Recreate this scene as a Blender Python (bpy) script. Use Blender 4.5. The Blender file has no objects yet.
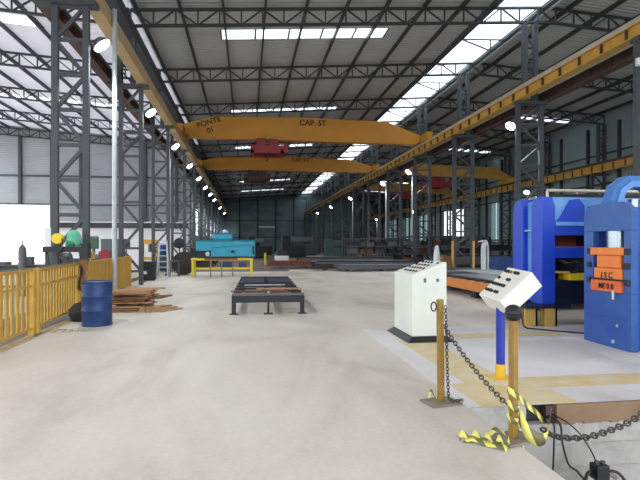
import bpy, math, random
from mathutils import Vector, Matrix
random.seed(7)
SC = bpy.context.scene
COL = SC.collection
V = Vector

# ---------------------------------------------------------------- materials
def lin(h):
    h = h.lstrip('#')
    out = []
    for i in (0, 2, 4):
        c = int(h[i:i+2], 16) / 255
        out.append(c / 12.92 if c <= .04045 else ((c + .055) / 1.055) ** 2.4)
    return tuple(out) + (1,)

MATS = {}
def mat(name, col, rough=.6, metal=0., var=None, amt=.5, scale=4., bump=0., bscale=40., detail=4.):
    """procedural painted / worn surface: base colour, a second wear colour in noise patches, fine bump"""
    m = bpy.data.materials.new(name); m.use_nodes = True
    nt = m.node_tree; b = nt.nodes['Principled BSDF']
    b.inputs['Base Color'].default_value = lin(col)
    b.inputs['Roughness'].default_value = rough
    b.inputs['Metallic'].default_value = metal
    tc = nt.nodes.new('ShaderNodeTexCoord')
    if var:
        n = nt.nodes.new('ShaderNodeTexNoise'); n.inputs['Scale'].default_value = scale
        n.inputs['Detail'].default_value = detail; n.inputs['Roughness'].default_value = .6
        nt.links.new(tc.outputs['Object'], n.inputs['Vector'])
        r = nt.nodes.new('ShaderNodeValToRGB')
        r.color_ramp.elements[0].position = .5 - .28 * (1 - amt) - .12 * amt
        r.color_ramp.elements[1].position = .5 + .3
        r.color_ramp.elements[0].color = lin(col); r.color_ramp.elements[1].color = lin(var)
        nt.links.new(n.outputs['Fac'], r.inputs['Fac'])
        nt.links.new(r.outputs['Color'], b.inputs['Base Color'])
    if bump:
        n2 = nt.nodes.new('ShaderNodeTexNoise'); n2.inputs['Scale'].default_value = bscale
        nt.links.new(tc.outputs['Object'], n2.inputs['Vector'])
        bp = nt.nodes.new('ShaderNodeBump'); bp.inputs['Strength'].default_value = bump
        bp.inputs['Distance'].default_value = .02
        nt.links.new(n2.outputs['Fac'], bp.inputs['Height'])
        nt.links.new(bp.outputs['Normal'], b.inputs['Normal'])
    MATS[name] = m
    return m

def sheet_mat(name, col, axis, scale, rough=.45, metal=.0, strength=.6, var=None):
    """corrugated metal sheet: ribs repeat along the given axis"""
    m = mat(name, col, rough, metal, var, .5, .6)
    nt = m.node_tree; b = nt.nodes['Principled BSDF']
    tc = [n for n in nt.nodes if n.type == 'TEX_COORD'][0]
    w = nt.nodes.new('ShaderNodeTexWave'); w.wave_type = 'BANDS'; w.bands_direction = axis
    w.inputs['Scale'].default_value = scale
    nt.links.new(tc.outputs['Object'], w.inputs['Vector'])
    bp = nt.nodes.new('ShaderNodeBump'); bp.inputs['Strength'].default_value = strength
    bp.inputs['Distance'].default_value = .06
    nt.links.new(w.outputs['Fac'], bp.inputs['Height'])
    nt.links.new(bp.outputs['Normal'], b.inputs['Normal'])
    return m

def emis(name, col, s):
    m = bpy.data.materials.new(name); m.use_nodes = True
    nt = m.node_tree; nt.nodes.remove(nt.nodes['Principled BSDF'])
    e = nt.nodes.new('ShaderNodeEmission'); e.inputs[0].default_value = lin(col); e.inputs[1].default_value = s
    nt.links.new(e.outputs[0], nt.nodes['Material Output'].inputs[0]); MATS[name] = m
    return m

def transl(name, col, k=1.0):
    """translucent plastic roof sheet lit by the sky above it"""
    m = bpy.data.materials.new(name); m.use_nodes = True
    nt = m.node_tree; nt.nodes.remove(nt.nodes['Principled BSDF'])
    t = nt.nodes.new('ShaderNodeBsdfTranslucent'); t.inputs[0].default_value = lin(col)
    d = nt.nodes.new('ShaderNodeBsdfDiffuse'); d.inputs[0].default_value = lin(col)
    x = nt.nodes.new('ShaderNodeMixShader'); x.inputs[0].default_value = 1 - k
    nt.links.new(t.outputs[0], x.inputs[1]); nt.links.new(d.outputs[0], x.inputs[2])
    nt.links.new(x.outputs[0], nt.nodes['Material Output'].inputs[0]); MATS[name] = m
    return m

def concrete(name, a, b_, c_, scale, rough):
    m = bpy.data.materials.new(name); m.use_nodes = True
    nt = m.node_tree; b = nt.nodes['Principled BSDF']; L = nt.links.new
    tc = nt.nodes.new('ShaderNodeTexCoord')
    mp = nt.nodes.new('ShaderNodeMapping'); mp.inputs['Scale'].default_value = (1, .45, 1)
    L(tc.outputs['Object'], mp.inputs['Vector'])
    n = nt.nodes.new('ShaderNodeTexNoise'); n.inputs['Scale'].default_value = scale; n.inputs['Detail'].default_value = 7
    n.inputs['Roughness'].default_value = .62; n.inputs['Distortion'].default_value = .6
    L(mp.outputs[0], n.inputs['Vector'])
    r = nt.nodes.new('ShaderNodeValToRGB'); e = r.color_ramp.elements
    e[0].position = .3; e[0].color = lin(c_); e[1].position = .72; e[1].color = lin(b_)
    k = e.new(.47); k.color = lin(a)
    L(n.outputs['Fac'], r.inputs['Fac'])
    n2 = nt.nodes.new('ShaderNodeTexNoise'); n2.inputs['Scale'].default_value = 22; n2.inputs['Detail'].default_value = 5
    L(tc.outputs['Object'], n2.inputs['Vector'])
    mx = nt.nodes.new('ShaderNodeMix'); mx.data_type = 'RGBA'; mx.blend_type = 'OVERLAY'; mx.inputs[0].default_value = .22
    L(r.outputs['Color'], mx.inputs[6]); L(n2.outputs['Color'], mx.inputs[7])
    hs = nt.nodes.new('ShaderNodeHueSaturation'); hs.inputs['Saturation'].default_value = .75
    L(mx.outputs[2], hs.inputs['Color'])
    L(hs.outputs[0], b.inputs['Base Color'])
    b.inputs['Roughness'].default_value = rough; b.inputs['Specular IOR Level'].default_value = .3
    bp = nt.nodes.new('ShaderNodeBump'); bp.inputs['Strength'].default_value = .08; bp.inputs['Distance'].default_value = .01
    L(n2.outputs['Fac'], bp.inputs['Height']); L(bp.outputs['Normal'], b.inputs['Normal'])
    MATS[name] = m
    return m

concrete('floor_grey', '#cabfb1', '#dbd2c8', '#b2a698', .6, .6)
concrete('floor_pale', '#d2cccb', '#e0dbdc', '#bcb4b0', .8, .55)
concrete('floor_dark', '#6f655d', '#8c8279', '#4f4742', .7, .75)
concrete('floor_rust', '#6e5a52', '#857368', '#54443e', .7, .7)
concrete('pit_block', '#a9a6a2', '#bdbab5', '#8d8985', 1.6, .8)
concrete('outside', '#cfcac0', '#ddd8ce', '#bdb7ac', .4, .8)
mat('pit_lip', '#80664f', .85, 0, '#927860', .5, 2.5, .3)
mat('line_yellow', '#cfb67c', .6, 0, '#d6ccb6', .65, 3.5)
sheet_mat('roof', '#d0d3d3', 'Y', 1.2, .42, .0, 1.0, '#c2c5c5')
sheet_mat('roof_left', '#f2f2f5', 'Y', 1.2, .4, .0, 1.0, '#e8e8ec')
def add_translucency(name, col, k):
    nt = MATS[name].node_tree; out = nt.nodes['Material Output']
    t = nt.nodes.new('ShaderNodeBsdfTranslucent'); t.inputs[0].default_value = lin(col)
    x = nt.nodes.new('ShaderNodeMixShader'); x.inputs[0].default_value = k
    nt.links.new(nt.nodes['Principled BSDF'].outputs[0], x.inputs[1]); nt.links.new(t.outputs[0], x.inputs[2])
    nt.links.new(x.outputs[0], out.inputs[0])
add_translucency('roof_left', '#f4f2fa', .36)     # translucency added so daylight brightens the left roof
sheet_mat('wall_pale', '#aeb2b7', 'Z', 1.6, .5, .0, .5, '#9fa3a8')
sheet_mat('wall_teal', '#7d9294', 'X', 1.2, .5, 0, .5, '#536668')
sheet_mat('wall_side', '#93a4a7', 'Y', 1.2, .5, 0, .5, '#87989b')
sheet_mat('wall_white', '#e9ebee', 'X', 2.5, .5, 0, .4, '#dcdfe3')
transl('skylight', '#f4f8fb', .95)
transl('pane_green', '#8c9c9b', .95)
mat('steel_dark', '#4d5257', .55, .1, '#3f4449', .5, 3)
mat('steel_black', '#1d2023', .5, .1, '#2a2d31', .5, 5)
mat('steel_grey', '#6a6e72', .5, .3, '#54585c', .5, 4)
mat('truss_steel', '#3a4042', .55, .1, '#303537', .5, 2)
mat('galv', '#c4c9ce', .4, .3, '#aab0b5', .5, 6)
mat('rail_pale', '#d0c7bc', .4, .3, '#b5a898', .5, 4)
mat('beam_yellow', '#d3a64a', .5, 0, '#b98c3c', .5, 2)
mat('beam_lamplit', '#cdb284', .5, 0, '#bda06e', .5, 2)  # lamp light on the left runway beam put into its colour
mat('beam_rust_shade', '#5a4139', .65, .1, '#443531', .5, 2)  # rust brown of the beams, also the painted shadow of stiffeners
mat('crane_yellow', '#cc8b22', .45, 0, '#b87c1f', .5, .8)
mat('crane_red', '#98202f', .45, 0, '#7d1926', .5, 2)
mat('hoist_dark', '#4a2226', .5, 0, '#3a1c20', .5, 2)
mat('lettering', '#1c140c', .6)
mat('fence_yellow', '#dcb24e', .5, 0, '#c09644', .5, 5)
mat('panel_yellow', '#dfae30', .5, 0, '#cb9a2e', .4, 3)
mat('drum_blue', '#24447f', .4, .1, '#1b3566', .5, 6, .15, 20)
mat('navy', '#2a3350', .5, .2, '#222a44', .5, 3)
mat('wood', '#9c6f48', .8, 0, '#b88a60', .6, 9, .3, 60)
mat('wood_light', '#c39f78', .8, 0, '#a98360', .6, 9, .3, 60)
mat('wood_dark', '#7a5238', .85, 0, '#94694a', .6, 9, .3, 60)
mat('teal', '#229dbb', .4, 0, '#1a88a8', .5, 3)
mat('teal_dark', '#15707d', .5, 0, '#115a66', .5, 3)
mat('bench_yellow', '#e0cb35', .45, 0, '#c9b32f', .5, 5)
mat('console', '#e0e5dd', .4, 0, '#d5dad2', .4, 3)
mat('console_box', '#e6e4db', .4, 0, '#dcdad0', .4, 5)
mat('black', '#17181a', .5)
mat('rubber', '#1b1b1d', .7)
mat('red', '#b02a2a', .4)
mat('button_grey', '#4d4f52', .4)
mat('post_yellow', '#a17c30', .5, 0, '#6d5122', .6, 9)
mat('plate_worn', '#8f8579', .6, .2, '#6f665c', .5, 9)
mat('chain', '#5a5550', .45, .7, '#3d3935', .5, 30)
mat('blue_post', '#1a2fa0', .4, 0, '#16288a', .5, 4)
mat('foot_yellow', '#e2b92c', .5, 0, '#cfa528', .5, 5)
mat('press_blue', '#33629f', .45, 0, '#1c40a0', .5, 1.3)
mat('yoke_blue', '#4a86c8', .45, 0, '#3a70b8', .5, 2)
mat('press_deep', '#1a3fc0', .4, 0, '#2350c4', .5, 1.4)
mat('press_light', '#7fb4e6', .42, 0, '#3a7ad6', .45, 1.9)  # lighter blue mixed with mid blue in patches
mat('press_dark', '#141a33', .5, 0, '#10142a', .5, 3)
mat('orange', '#e8823a', .45, 0, '#d8722f', .5, 5)
mat('orange_red', '#e06a3c', .5, 0, '#cf5a34', .5, 12)
mat('conveyor_orange', '#d9873f', .5, 0, '#c5752f', .5, 3)
mat('rust_red', '#8a4530', .7, 0, '#6d3526', .5, 4)
mat('chrome', '#a4b0b8', .22, .9)
mat('sheet_steel', '#8b9094', .4, .6, '#74797d', .5, 3)
mat('plastic_clear', '#dfe5e8', .25, 0, '#c7cfd4', .5, 8)
mat('machine_grey', '#5f6a6b', .5, .1, '#4b5556', .5, 3)
mat('machine_green', '#4f6b60', .5, 0, '#3f584f', .5, 3)
mat('machine_blue', '#2c4f8f', .45, 0, '#26447c', .5, 3)
mat('green_hood', '#4fb08a', .5, 0, '#7ccbb0', .5, 5)
mat('green_dark', '#157a55', .5)
mat('reel_yellow', '#f0cf1e', .4)
mat('white_paint', '#e8e8e6', .45)
mat('foot_wood', '#cfae5e', .6, 0, '#bd9a4e', .5, 6)
mat('cloth_brown', '#a98660', .9, 0, '#7d5c40', .5, 14)
mat('bag_black', '#1e1f20', .6)
mat('hose', '#1d1d1f', .45)
mat('cable_brown', '#3a332f', .7, 0, '#2b2624', .5, 4)
mat('pipe_white', '#dcd6d2', .4)
emis('lamp_glow', '#f3f8ff', 22.0)

def tape_mat():
    m = bpy.data.materials.new('hazard_tape'); m.use_nodes = True
    nt = m.node_tree; b = nt.nodes['Principled BSDF']; b.inputs['Roughness'].default_value = .35
    uv = nt.nodes.new('ShaderNodeUVMap')
    w = nt.nodes.new('ShaderNodeTexWave'); w.wave_type = 'BANDS'; w.bands_direction = 'DIAGONAL'
    w.inputs['Scale'].default_value = .22
    nt.links.new(uv.outputs[0], w.inputs['Vector'])
    r = nt.nodes.new('ShaderNodeValToRGB'); r.color_ramp.interpolation = 'CONSTANT'
    r.color_ramp.elements[0].color = lin('#6b6740'); r.color_ramp.elements[1].position = .42
    r.color_ramp.elements[1].color = lin('#ded873')
    nt.links.new(w.outputs['Fac'], r.inputs['Fac']); nt.links.new(r.outputs[0], b.inputs['Base Color'])
    MATS['hazard_tape'] = m
tape_mat()

# ---------------------------------------------------------------- mesh builder
class MB:
    def __init__(s): s.v = []; s.f = []; s.mi = []; s.uv = None; s.cur = 0
    def add(s, vs, fs):
        o = len(s.v); s.v += [tuple(v) for v in vs]
        for f in fs: s.f.append(tuple(o + i for i in f)); s.mi.append(s.cur)
        return s
    def box(s, a, b):
        x0, y0, z0 = [min(a[i], b[i]) for i in range(3)]; x1, y1, z1 = [max(a[i], b[i]) for i in range(3)]
        return s.add([(x0,y0,z0),(x1,y0,z0),(x1,y1,z0),(x0,y1,z0),(x0,y0,z1),(x1,y0,z1),(x1,y1,z1),(x0,y1,z1)],
                     [(0,3,2,1),(4,5,6,7),(0,1,5,4),(1,2,6,5),(2,3,7,6),(3,0,4,7)])
    def hexa(s, p):   # 8 points: bottom ring 0-3, top ring 4-7
        return s.add(p, [(0,3,2,1),(4,5,6,7),(0,1,5,4),(1,2,6,5),(2,3,7,6),(3,0,4,7)])
    def beam(s, p, q, w, h, up=(0,0,1)):
        p = V(p); q = V(q); d = (q - p).normalized(); u = V(up)
        if abs(d.dot(u)) > .98: u = V((0,1,0))
        r = d.cross(u).normalized(); u = r.cross(d).normalized()
        r *= w/2; u *= h/2
        return s.hexa([p-r-u, p+r-u, q+r-u, q-r-u, p-r+u, p+r+u, q+r+u, q-r+u])
    def cyl(s, p, q, r, n=16, r2=None, cap=True):
        p = V(p); q = V(q); r2 = r if r2 is None else r2
        d = (q-p).normalized(); u = V((0,0,1)) if abs(d.z) < .9 else V((1,0,0))
        a = d.cross(u).normalized(); b = d.cross(a)
        vs = []
        for c, rr in ((p, r), (q, r2)):
            for i in range(n):
                t = 2*math.pi*i/n; vs.append(c + a*math.cos(t)*rr + b*math.sin(t)*rr)
        fs = [(i, n+i, n+(i+1) % n, (i+1) % n) for i in range(n)]
        if cap: fs += [tuple(range(n)), tuple(reversed(range(n, 2*n)))]
        return s.add(vs, fs)
    def lathe(s, prof, c=(0,0,0), n=32, axis='Z'):
        vs = []; k = len(prof)
        for r, z in prof:
            for i in range(n):
                t = 2*math.pi*i/n; x, y = r*math.cos(t), r*math.sin(t)
                p = (x, y, z) if axis == 'Z' else ((z, x, y) if axis == 'X' else (y, z, x))
                vs.append((p[0]+c[0], p[1]+c[1], p[2]+c[2]))
        fs = []
        for j in range(k-1):
            for i in range(n):
                a, b = j*n+i, j*n+(i+1) % n
                fs.append((a, b, b+n, a+n))
        fs.append(tuple(reversed(range(n)))); fs.append(tuple(range((k-1)*n, k*n)))
        return s.add(vs, fs)
    def tube(s, pts, r, n=8):
        pts = [V(p) for p in pts]; m = len(pts); vs = []; a = None
        for i, p in enumerate(pts):
            d = (pts[min(i+1, m-1)] - pts[max(i-1, 0)]).normalized()
            if a is None:
                u = V((0,0,1)) if abs(d.z) < .9 else V((1,0,0)); a = d.cross(u).normalized()
            else:
                a = (a - d*a.dot(d)).normalized()
            b = d.cross(a)
            for k in range(n):
                t = 2*math.pi*k/n; vs.append(p + a*math.cos(t)*r + b*math.sin(t)*r)
        fs = []
        for i in range(m-1):
            for k in range(n):
                fs.append((i*n+k, i*n+(k+1) % n, (i+1)*n+(k+1) % n, (i+1)*n+k))
        fs += [tuple(reversed(range(n))), tuple(range((m-1)*n, m*n))]
        return s.add(vs, fs)
    def prism(s, poly, plane, lo, hi):
        """poly 2-D outline; plane 'XZ' extrudes along Y, 'YZ' along X, 'XY' along Z"""
        def P(a, b, t): return (a, t, b) if plane == 'XZ' else ((t, a, b) if plane == 'YZ' else (a, b, t))
        n = len(poly)
        vs = [P(a, b, lo) for a, b in poly] + [P(a, b, hi) for a, b in poly]
        fs = [tuple(range(n)), tuple(reversed(range(n, 2*n)))] + [(i, n+i, n+(i+1) % n, (i+1) % n) for i in range(n)]
        return s.add(vs, fs)
    def frame(s, outer, inner, plane, lo, hi):
        """ring between two outlines with the same number of points, extruded"""
        def P(a, b, t): return (a, t, b) if plane == 'XZ' else ((t, a, b) if plane == 'YZ' else (a, b, t))
        n = len(outer); vs = []
        for t in (lo, hi):
            vs += [P(a, b, t) for a, b in outer] + [P(a, b, t) for a, b in inner]
        fs = []
        for i in range(n):
            j = (i+1) % n
            fs += [(i, j, n+j, n+i), (2*n+i, 3*n+i, 3*n+j, 2*n+j), (i, 2*n+i, 2*n+j, j), (n+i, n+j, 3*n+j, 3*n+i)]
        return s.add(vs, fs)
    def link(s, c, d, side, L, W, r, n=6, m=12):
        """one oval chain link centred at c, long along d, lying in the plane (d, side)"""
        c = V(c); d = V(d).normalized(); side = V(side); side = (side - d*side.dot(d)).normalized(); nn = d.cross(side)
        vs = []
        for i in range(m):
            t = 2*math.pi*i/m
            p = c + d*(math.cos(t)*L/2) + side*(math.sin(t)*W/2)
            rad = (d*math.cos(t)/L + side*math.sin(t)/W).normalized()
            for k in range(n):
                u = 2*math.pi*k/n; vs.append(p + rad*math.cos(u)*r + nn*math.sin(u)*r)
        fs = []
        for i in range(m):
            for k in range(n):
                a, b = i*n+k, i*n+(k+1) % n; a2, b2 = ((i+1) % m)*n+k, ((i+1) % m)*n+(k+1) % n
                fs.append((a, b, b2, a2))
        return s.add(vs, fs)
    def build(s, name, m, parent=None, smooth=False, bevel=0., seg=2):
        me = bpy.data.meshes.new(name); me.from_pydata(s.v, [], s.f)
        for k in (m if isinstance(m, (list, tuple)) else [m]): me.materials.append(MATS[k])
        for i, p in enumerate(me.polygons): p.material_index = s.mi[i]; p.use_smooth = False
        me.validate(); me.update()
        import bmesh
        bm = bmesh.new(); bm.from_mesh(me); bmesh.ops.recalc_face_normals(bm, faces=bm.faces[:]); bm.to_mesh(me); bm.free()
        if smooth:
            me.shade_smooth(); me.set_sharp_from_angle(angle=math.radians(40))
        o = bpy.data.objects.new(name, me); COL.objects.link(o)
        if parent: o.parent = parent
        if bevel:
            bv = o.modifiers.new('bevel', 'BEVEL'); bv.width = bevel; bv.segments = seg; bv.limit_method = 'ANGLE'
            bv.angle_limit = math.radians(35)
        return o

def tag(o, label, cat, group=None, kind=None):
    o['label'] = label; o['category'] = cat
    if group: o['group'] = group
    if kind: o['kind'] = kind
    return o
def struct(o): o['kind'] = 'structure'; return o
def thing(name, label, cat, loc=(0,0,0), rz=0., group=None):
    o = bpy.data.objects.new(name, None); COL.objects.link(o)
    o.empty_display_size = .1
    o.location = loc; o.rotation_euler = (0, 0, rz)
    return tag(o, label, cat, group)
def copy_tree(o, parent=None):
    c = o.copy(); COL.objects.link(c)
    if parent: c.parent = parent
    for ch in list(o.children): copy_tree(ch, c)
    return c
def lab(o, s): o['label'] = s; return o
def text(body, name, parent, loc, rot, size, m, ext=.004, align='CENTER'):
    cu = bpy.data.curves.new(name, 'FONT'); cu.body = body; cu.size = size; cu.extrude = ext; cu.offset = size*.022
    cu.align_x = align; cu.align_y = 'CENTER'; cu.materials.append(MATS[m])
    q = bpy.data.objects.new(name, cu); COL.objects.link(q)
    me = bpy.data.meshes.new_from_object(q.evaluated_get(bpy.context.evaluated_depsgraph_get()))
    bpy.data.objects.remove(q); me.name = name
    if not me.materials: me.materials.append(MATS[m])
    o = bpy.data.objects.new(name, me); COL.objects.link(o); o.parent = parent
    o.location = loc; o.rotation_euler = rot
    return o

# ---------------------------------------------------------------- camera
cam = bpy.data.cameras.new('camera'); co = bpy.data.objects.new('camera', cam); COL.objects.link(co)
cam.sensor_width = 36; cam.lens = 36 * 510 / 640; cam.clip_end = 500; cam.clip_start = .05
co.location = (0, 0, 1.6)
co.rotation_euler = (math.radians(90), 0, -math.atan(73/510))
cam.shift_y = 5/640
SC.camera = co

# ---------------------------------------------------------------- setting
YS = [14.2 + 7.05 * k for k in range(-3, 14)]          # column / truss rows
YE = 106.; YB = -8.
XL, XV, XR, XE = -24., -4.6, 13.4, 27.2
def zb(x):                                              # underside of the trusses
    if x < XV: return 10.35 + (XV - x) * .07
    if x < XR: return 10.35 + (x - XV) * .0702
    return 11.613 - (x - XR) * .062

# floor with the pit cut out
m = MB()
def quad(x0, y0, x1, y1, z=0.):
    m.add([(x0,y0,z),(x1,y0,z),(x1,y1,z),(x0,y1,z)], [(0,1,2,3)])
PX, PY0, PY1, PXE = 2.15, 1.2, 4.75, 9.0
m.cur = 0
for q in ((-3.66, YB, PX, 9.5), (PX, YB, PXE, PY0), (PXE, YB, XE, PY1), (-3.66, 9.5, XE, 20), (-4.9, 20, XE, 31), (2.6, 31, XE, 33)): quad(*q)
m.cur = 1; quad(PX, PY1, XE, 9.5)
m.cur = 2
for q in ((-5.2, YB, -3.66, 20), (-5.4, 20, -4.9, 50), (-5.3, 50, -4.9, YE), (-4.9, 31, -2.9, YE)): quad(*q)
m.cur = 0; quad(XL, YB, -5.2, 20); quad(XL, 20, -5.4, 50)
m.cur = 3; quad(-2.9, 31, 2.6, YE); quad(2.6, 33, XE, YE)
struct(m.build('floor', ['floor_grey', 'floor_pale', 'floor_dark', 'floor_rust']))
# pit: block walls and bottom
m = MB()
m.box((PX-.3, PY0-.3, -1.6), (PXE, PY1, -1.45))
struct(m.build('floor_pit', 'pit_block'))
m = MB(); m.box((PX-.25, PY0-.25, -1.45), (PX-.001, PY1+.25, -.004))
struct(m.build('wall_pit_left', 'pit_block'))
m = MB()
m.box((PX, PY1+.001, -1.45), (2.76, PY1+.25, -.004)); m.box((3.08, PY1+.001, -1.45), (PXE, PY1+.25, -.2)); m.box((2.76, PY1+.001, -1.45), (3.08, PY1+.25, -.2))
m.box((2.76, PY1+.25, -.3), (3.08, PY1+.5, -.004))
for k in range(5): m.box((3.1, PY1-.012, -.42-.24*k), (PXE, PY1, -.41-.24*k))
struct(m.build('wall_pit_back', 'pit_block'))
m = MB(); n = 60
for k in range(n):
    x0 = 3.08 + (PXE-3.08)*k/n; x1 = 3.08 + (PXE-3.08)*(k+1)/n
    m.box((x0, PY1-.02, -.2-.012*math.sin(k*2.3)), (x1, PY1+.2, -.004))
struct(m.build('trim_1', 'pit_lip'))
m = MB(); m.box((2.98, PY1+.01, -.19), (3.07, PY1+.2, -.02)); struct(m.build('trim_2', 'beam_rust_shade')); m = MB(); m.box((2.77, PY1+.1, -.19), (2.97, PY1+.24, -.02)); struct(m.build('trim_9', 'steel_black'))
# worn yellow floor lines
m = MB()
def line(x0, y0, x1, y1, z=.003): m.box((x0, y0, 0.0005), (x1, y1, z))
line(2.5, 4.76, 3.05, 8.2); line(2.62, 8.32, 5.6, 8.72); line(3.05, 4.76, 3.35, 5.25); line(3.05, 5.3, 7.5, 5.75)
m.box((2.3, 4.76, .0005), (2.5, 5.6, .002))
struct(m.build('trim_3', 'line_yellow'))
m = MB(); m.prism([(-3.70, .0), (-3.62, .0), (-3.62, .012), (-3.68, .012), (-3.68, .05), (-3.70, .05)], 'XZ', 4, 12.6)
struct(m.build('trim_4', 'line_yellow'))
# outside ground ring around the building
m = MB()
for a, b, c, d in ((-90,-60,90,YB), (-90,YE,90,150), (-90,YB,XL,YE), (XE,YB,90,YE)):
    m.add([(a,b,-.02),(c,b,-.02),(c,d,-.02),(a,d,-.02)], [(0,1,2,3)])
struct(m.build('ground', 'outside'))

# roof sheets with translucent strips
def slope_box(mb, x0, x1, y0, y1, dz=.87, t=.05):
    a, b = zb(x0+1e-6)+dz, zb(min(x1, XV) if x0 < XV < x1 else x1-1e-6)+dz
    mb.hexa([(x0,y0,a),(x1,y0,b),(x1,y1,b),(x0,y1,a),(x0,y0,a+t),(x1,y0,b+t),(x1,y1,b+t),(x0,y1,a+t)])
STRIPS = [24.35 + 14.1*k for k in range(-2, 6)]
bays = [('ceiling_main', 'roof', XV, 10.8, -1.2, 6.75), ('ceiling_right', 'roof', XR+.02, XE, 20.9, 26.2), ('ceiling_left', 'roof_left', XL, XV+.03, -19.5, -9.2)]
nwin = 1
for nm, mt, x0, x1, s0, s1 in bays:
    m = MB(); y = YB; ymax = YE if nm != 'ceiling_left' else 50
    for ys in STRIPS + [None]:
        ya = ymax if ys is None or ys > ymax else ys-.55
        slope_box(m, x0, x1, y, ya)
        if ys is None or ys > ymax: break
        slope_box(m, x0, s0, ya, ya+1.1); slope_box(m, s1, x1, ya, ya+1.1)
        w = MB(); n = 5
        for k in range(n):
            a = s0 + (s1-s0)*k/n; b = s0 + (s1-s0)*(k+1)/n
            slope_box(w, a+.03, b-.03, ya, ya+1.1, .88, .02)
        struct(w.build('window_%d' % nwin, 'skylight')); nwin += 1
        bars = MB()
        for k in range(n+1):
            a = s0 + (s1-s0)*k/n
            slope_box(bars, a-.04, a+.04, ya, ya+1.1, .86, .05)
        struct(bars.build('trim_%d' % (100+nwin), 'steel_grey'))
        y = ya + 1.1
    if nm == 'ceiling_main': m.box((-5.4, 50, 11.2), (XV+.02, YE, 11.25))
    struct(m.build(nm, mt))
w = MB(); slope_box(w, 10.8, XR-.1, YB, YE, .88, .02); struct(w.build('window_%d' % nwin, 'skylight')); nwin += 1
# ridge fascia between main roof and the lower right roof, valley gutters
m = MB(); m.box((XR, YB, 12.1), (XR+.05, YE, 12.5)); slope_box(m, XR-.12, XR, YB, YE, .88, .03); struct(m.build('trim_5', 'galv'))
m = MB(); m.box((10.7, YB, 12.09), (10.78, YE, 12.28)); m.box((10.87, YB, 12.09), (10.93, YE, 12.28)); m.box((XR-.34, YB, 12.14), (XR-.28, YE, 12.3)); m.box((XR-.2, YB, 12.14), (XR-.1, YE, 12.3)); struct(m.build('trim_6', 'steel_dark'))
m = MB(); m.box((XV-.32, YB, 9.85), (XV+.22, YE, 10.3)); struct(m.build('gutter', 'steel_dark'))

# purlins
m = MB()
def purlin(x, y0, y1): 
    z = zb(x)+.65; m.box((x-.04, y0, z), (x+.04, y1, z+.21))
x = XV+.2
while x < 10.6: purlin(x, YB, YE); x += 1.72
x = XR+1.0
while x < XE: purlin(x, YB, YE); x += 1.72
struct(m.build('purlins', 'truss_steel'))
m = MB(); x = XV-1.2
while x > XL: purlin(x, YB, 50); x -= 1.72
struct(m.build('purlins', 'truss_steel'))

# trusses: one main + right + left span per row
def truss(x0, x1, n):
    t, b, w = MB(), MB(), MB()
    D = .65
    xs = [x0 + (x1-x0)*i/n for i in range(n+1)]
    brk = sorted(set([x0, x1] + [q for q in (XR,) if x0 < q < x1]))
    for a, c in zip(brk, brk[1:]):
        za, zc = zb(a+1e-5), zb(c-1e-5)
        b.beam((a,0,za), (c,0,zc), .12, .1); t.beam((a,0,za+D), (c,0,zc+D), .12, .1)
    for i, q in enumerate(xs):
        w.beam((q,0,zb(q)), (q,0,zb(q)+D), .06, .06)
        if i < n:
            r = xs[i+1]
            if i % 2: w.beam((q,0,zb(q)), (r,0,zb(r)+D), .06, .06)
            else: w.beam((q,0,zb(q)+D), (r,0,zb(r)), .06, .06)
    return t, b, w
def truss_obj(name, x0, x1, n):
    root = bpy.data.objects.new(name, None); COL.objects.link(root); struct(root)
    t, b, w = truss(x0, x1, n)
    for nm, q in (('top_chord', t), ('bottom_chord', b), ('web', w)):
        struct(q.build(nm, 'truss_steel', root))
    return root
tm = truss_obj('roof_truss', XV, XE-.3, 36)
tl = truss_obj('roof_truss', XL+.1, XV-.05, 22)
for k, y in enumerate(YS):
    o = tm if k == 0 else copy_tree(tm); o.location = (0, y, 0)
    if y < 49.6:
        o = tl if k == 0 else copy_tree(tl); o.location = (0, y, 0)
# light inclined stays under the ridge skylight, half way between trusses
def sky_brace():
    m = MB(); m.beam((10.85,0,12.1), (13.2,0,12.2), .06, .06); m.beam((12.4,0,12.15), (12.4,0,11.6), .06, .06); m.beam((10.85,0,12.1), (12.4,0,11.6), .06, .06); m.beam((12.4,0,11.6), (13.2,0,12.2), .05, .05); return m
q0 = None
for y in YS[:-1]:
    if q0 is None: q0 = struct(sky_brace().build('skylight_brace', 'truss_steel')); o = q0
    else: o = q0.copy(); COL.objects.link(o)
    o.location = (0, y+3.5, 0)

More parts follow.
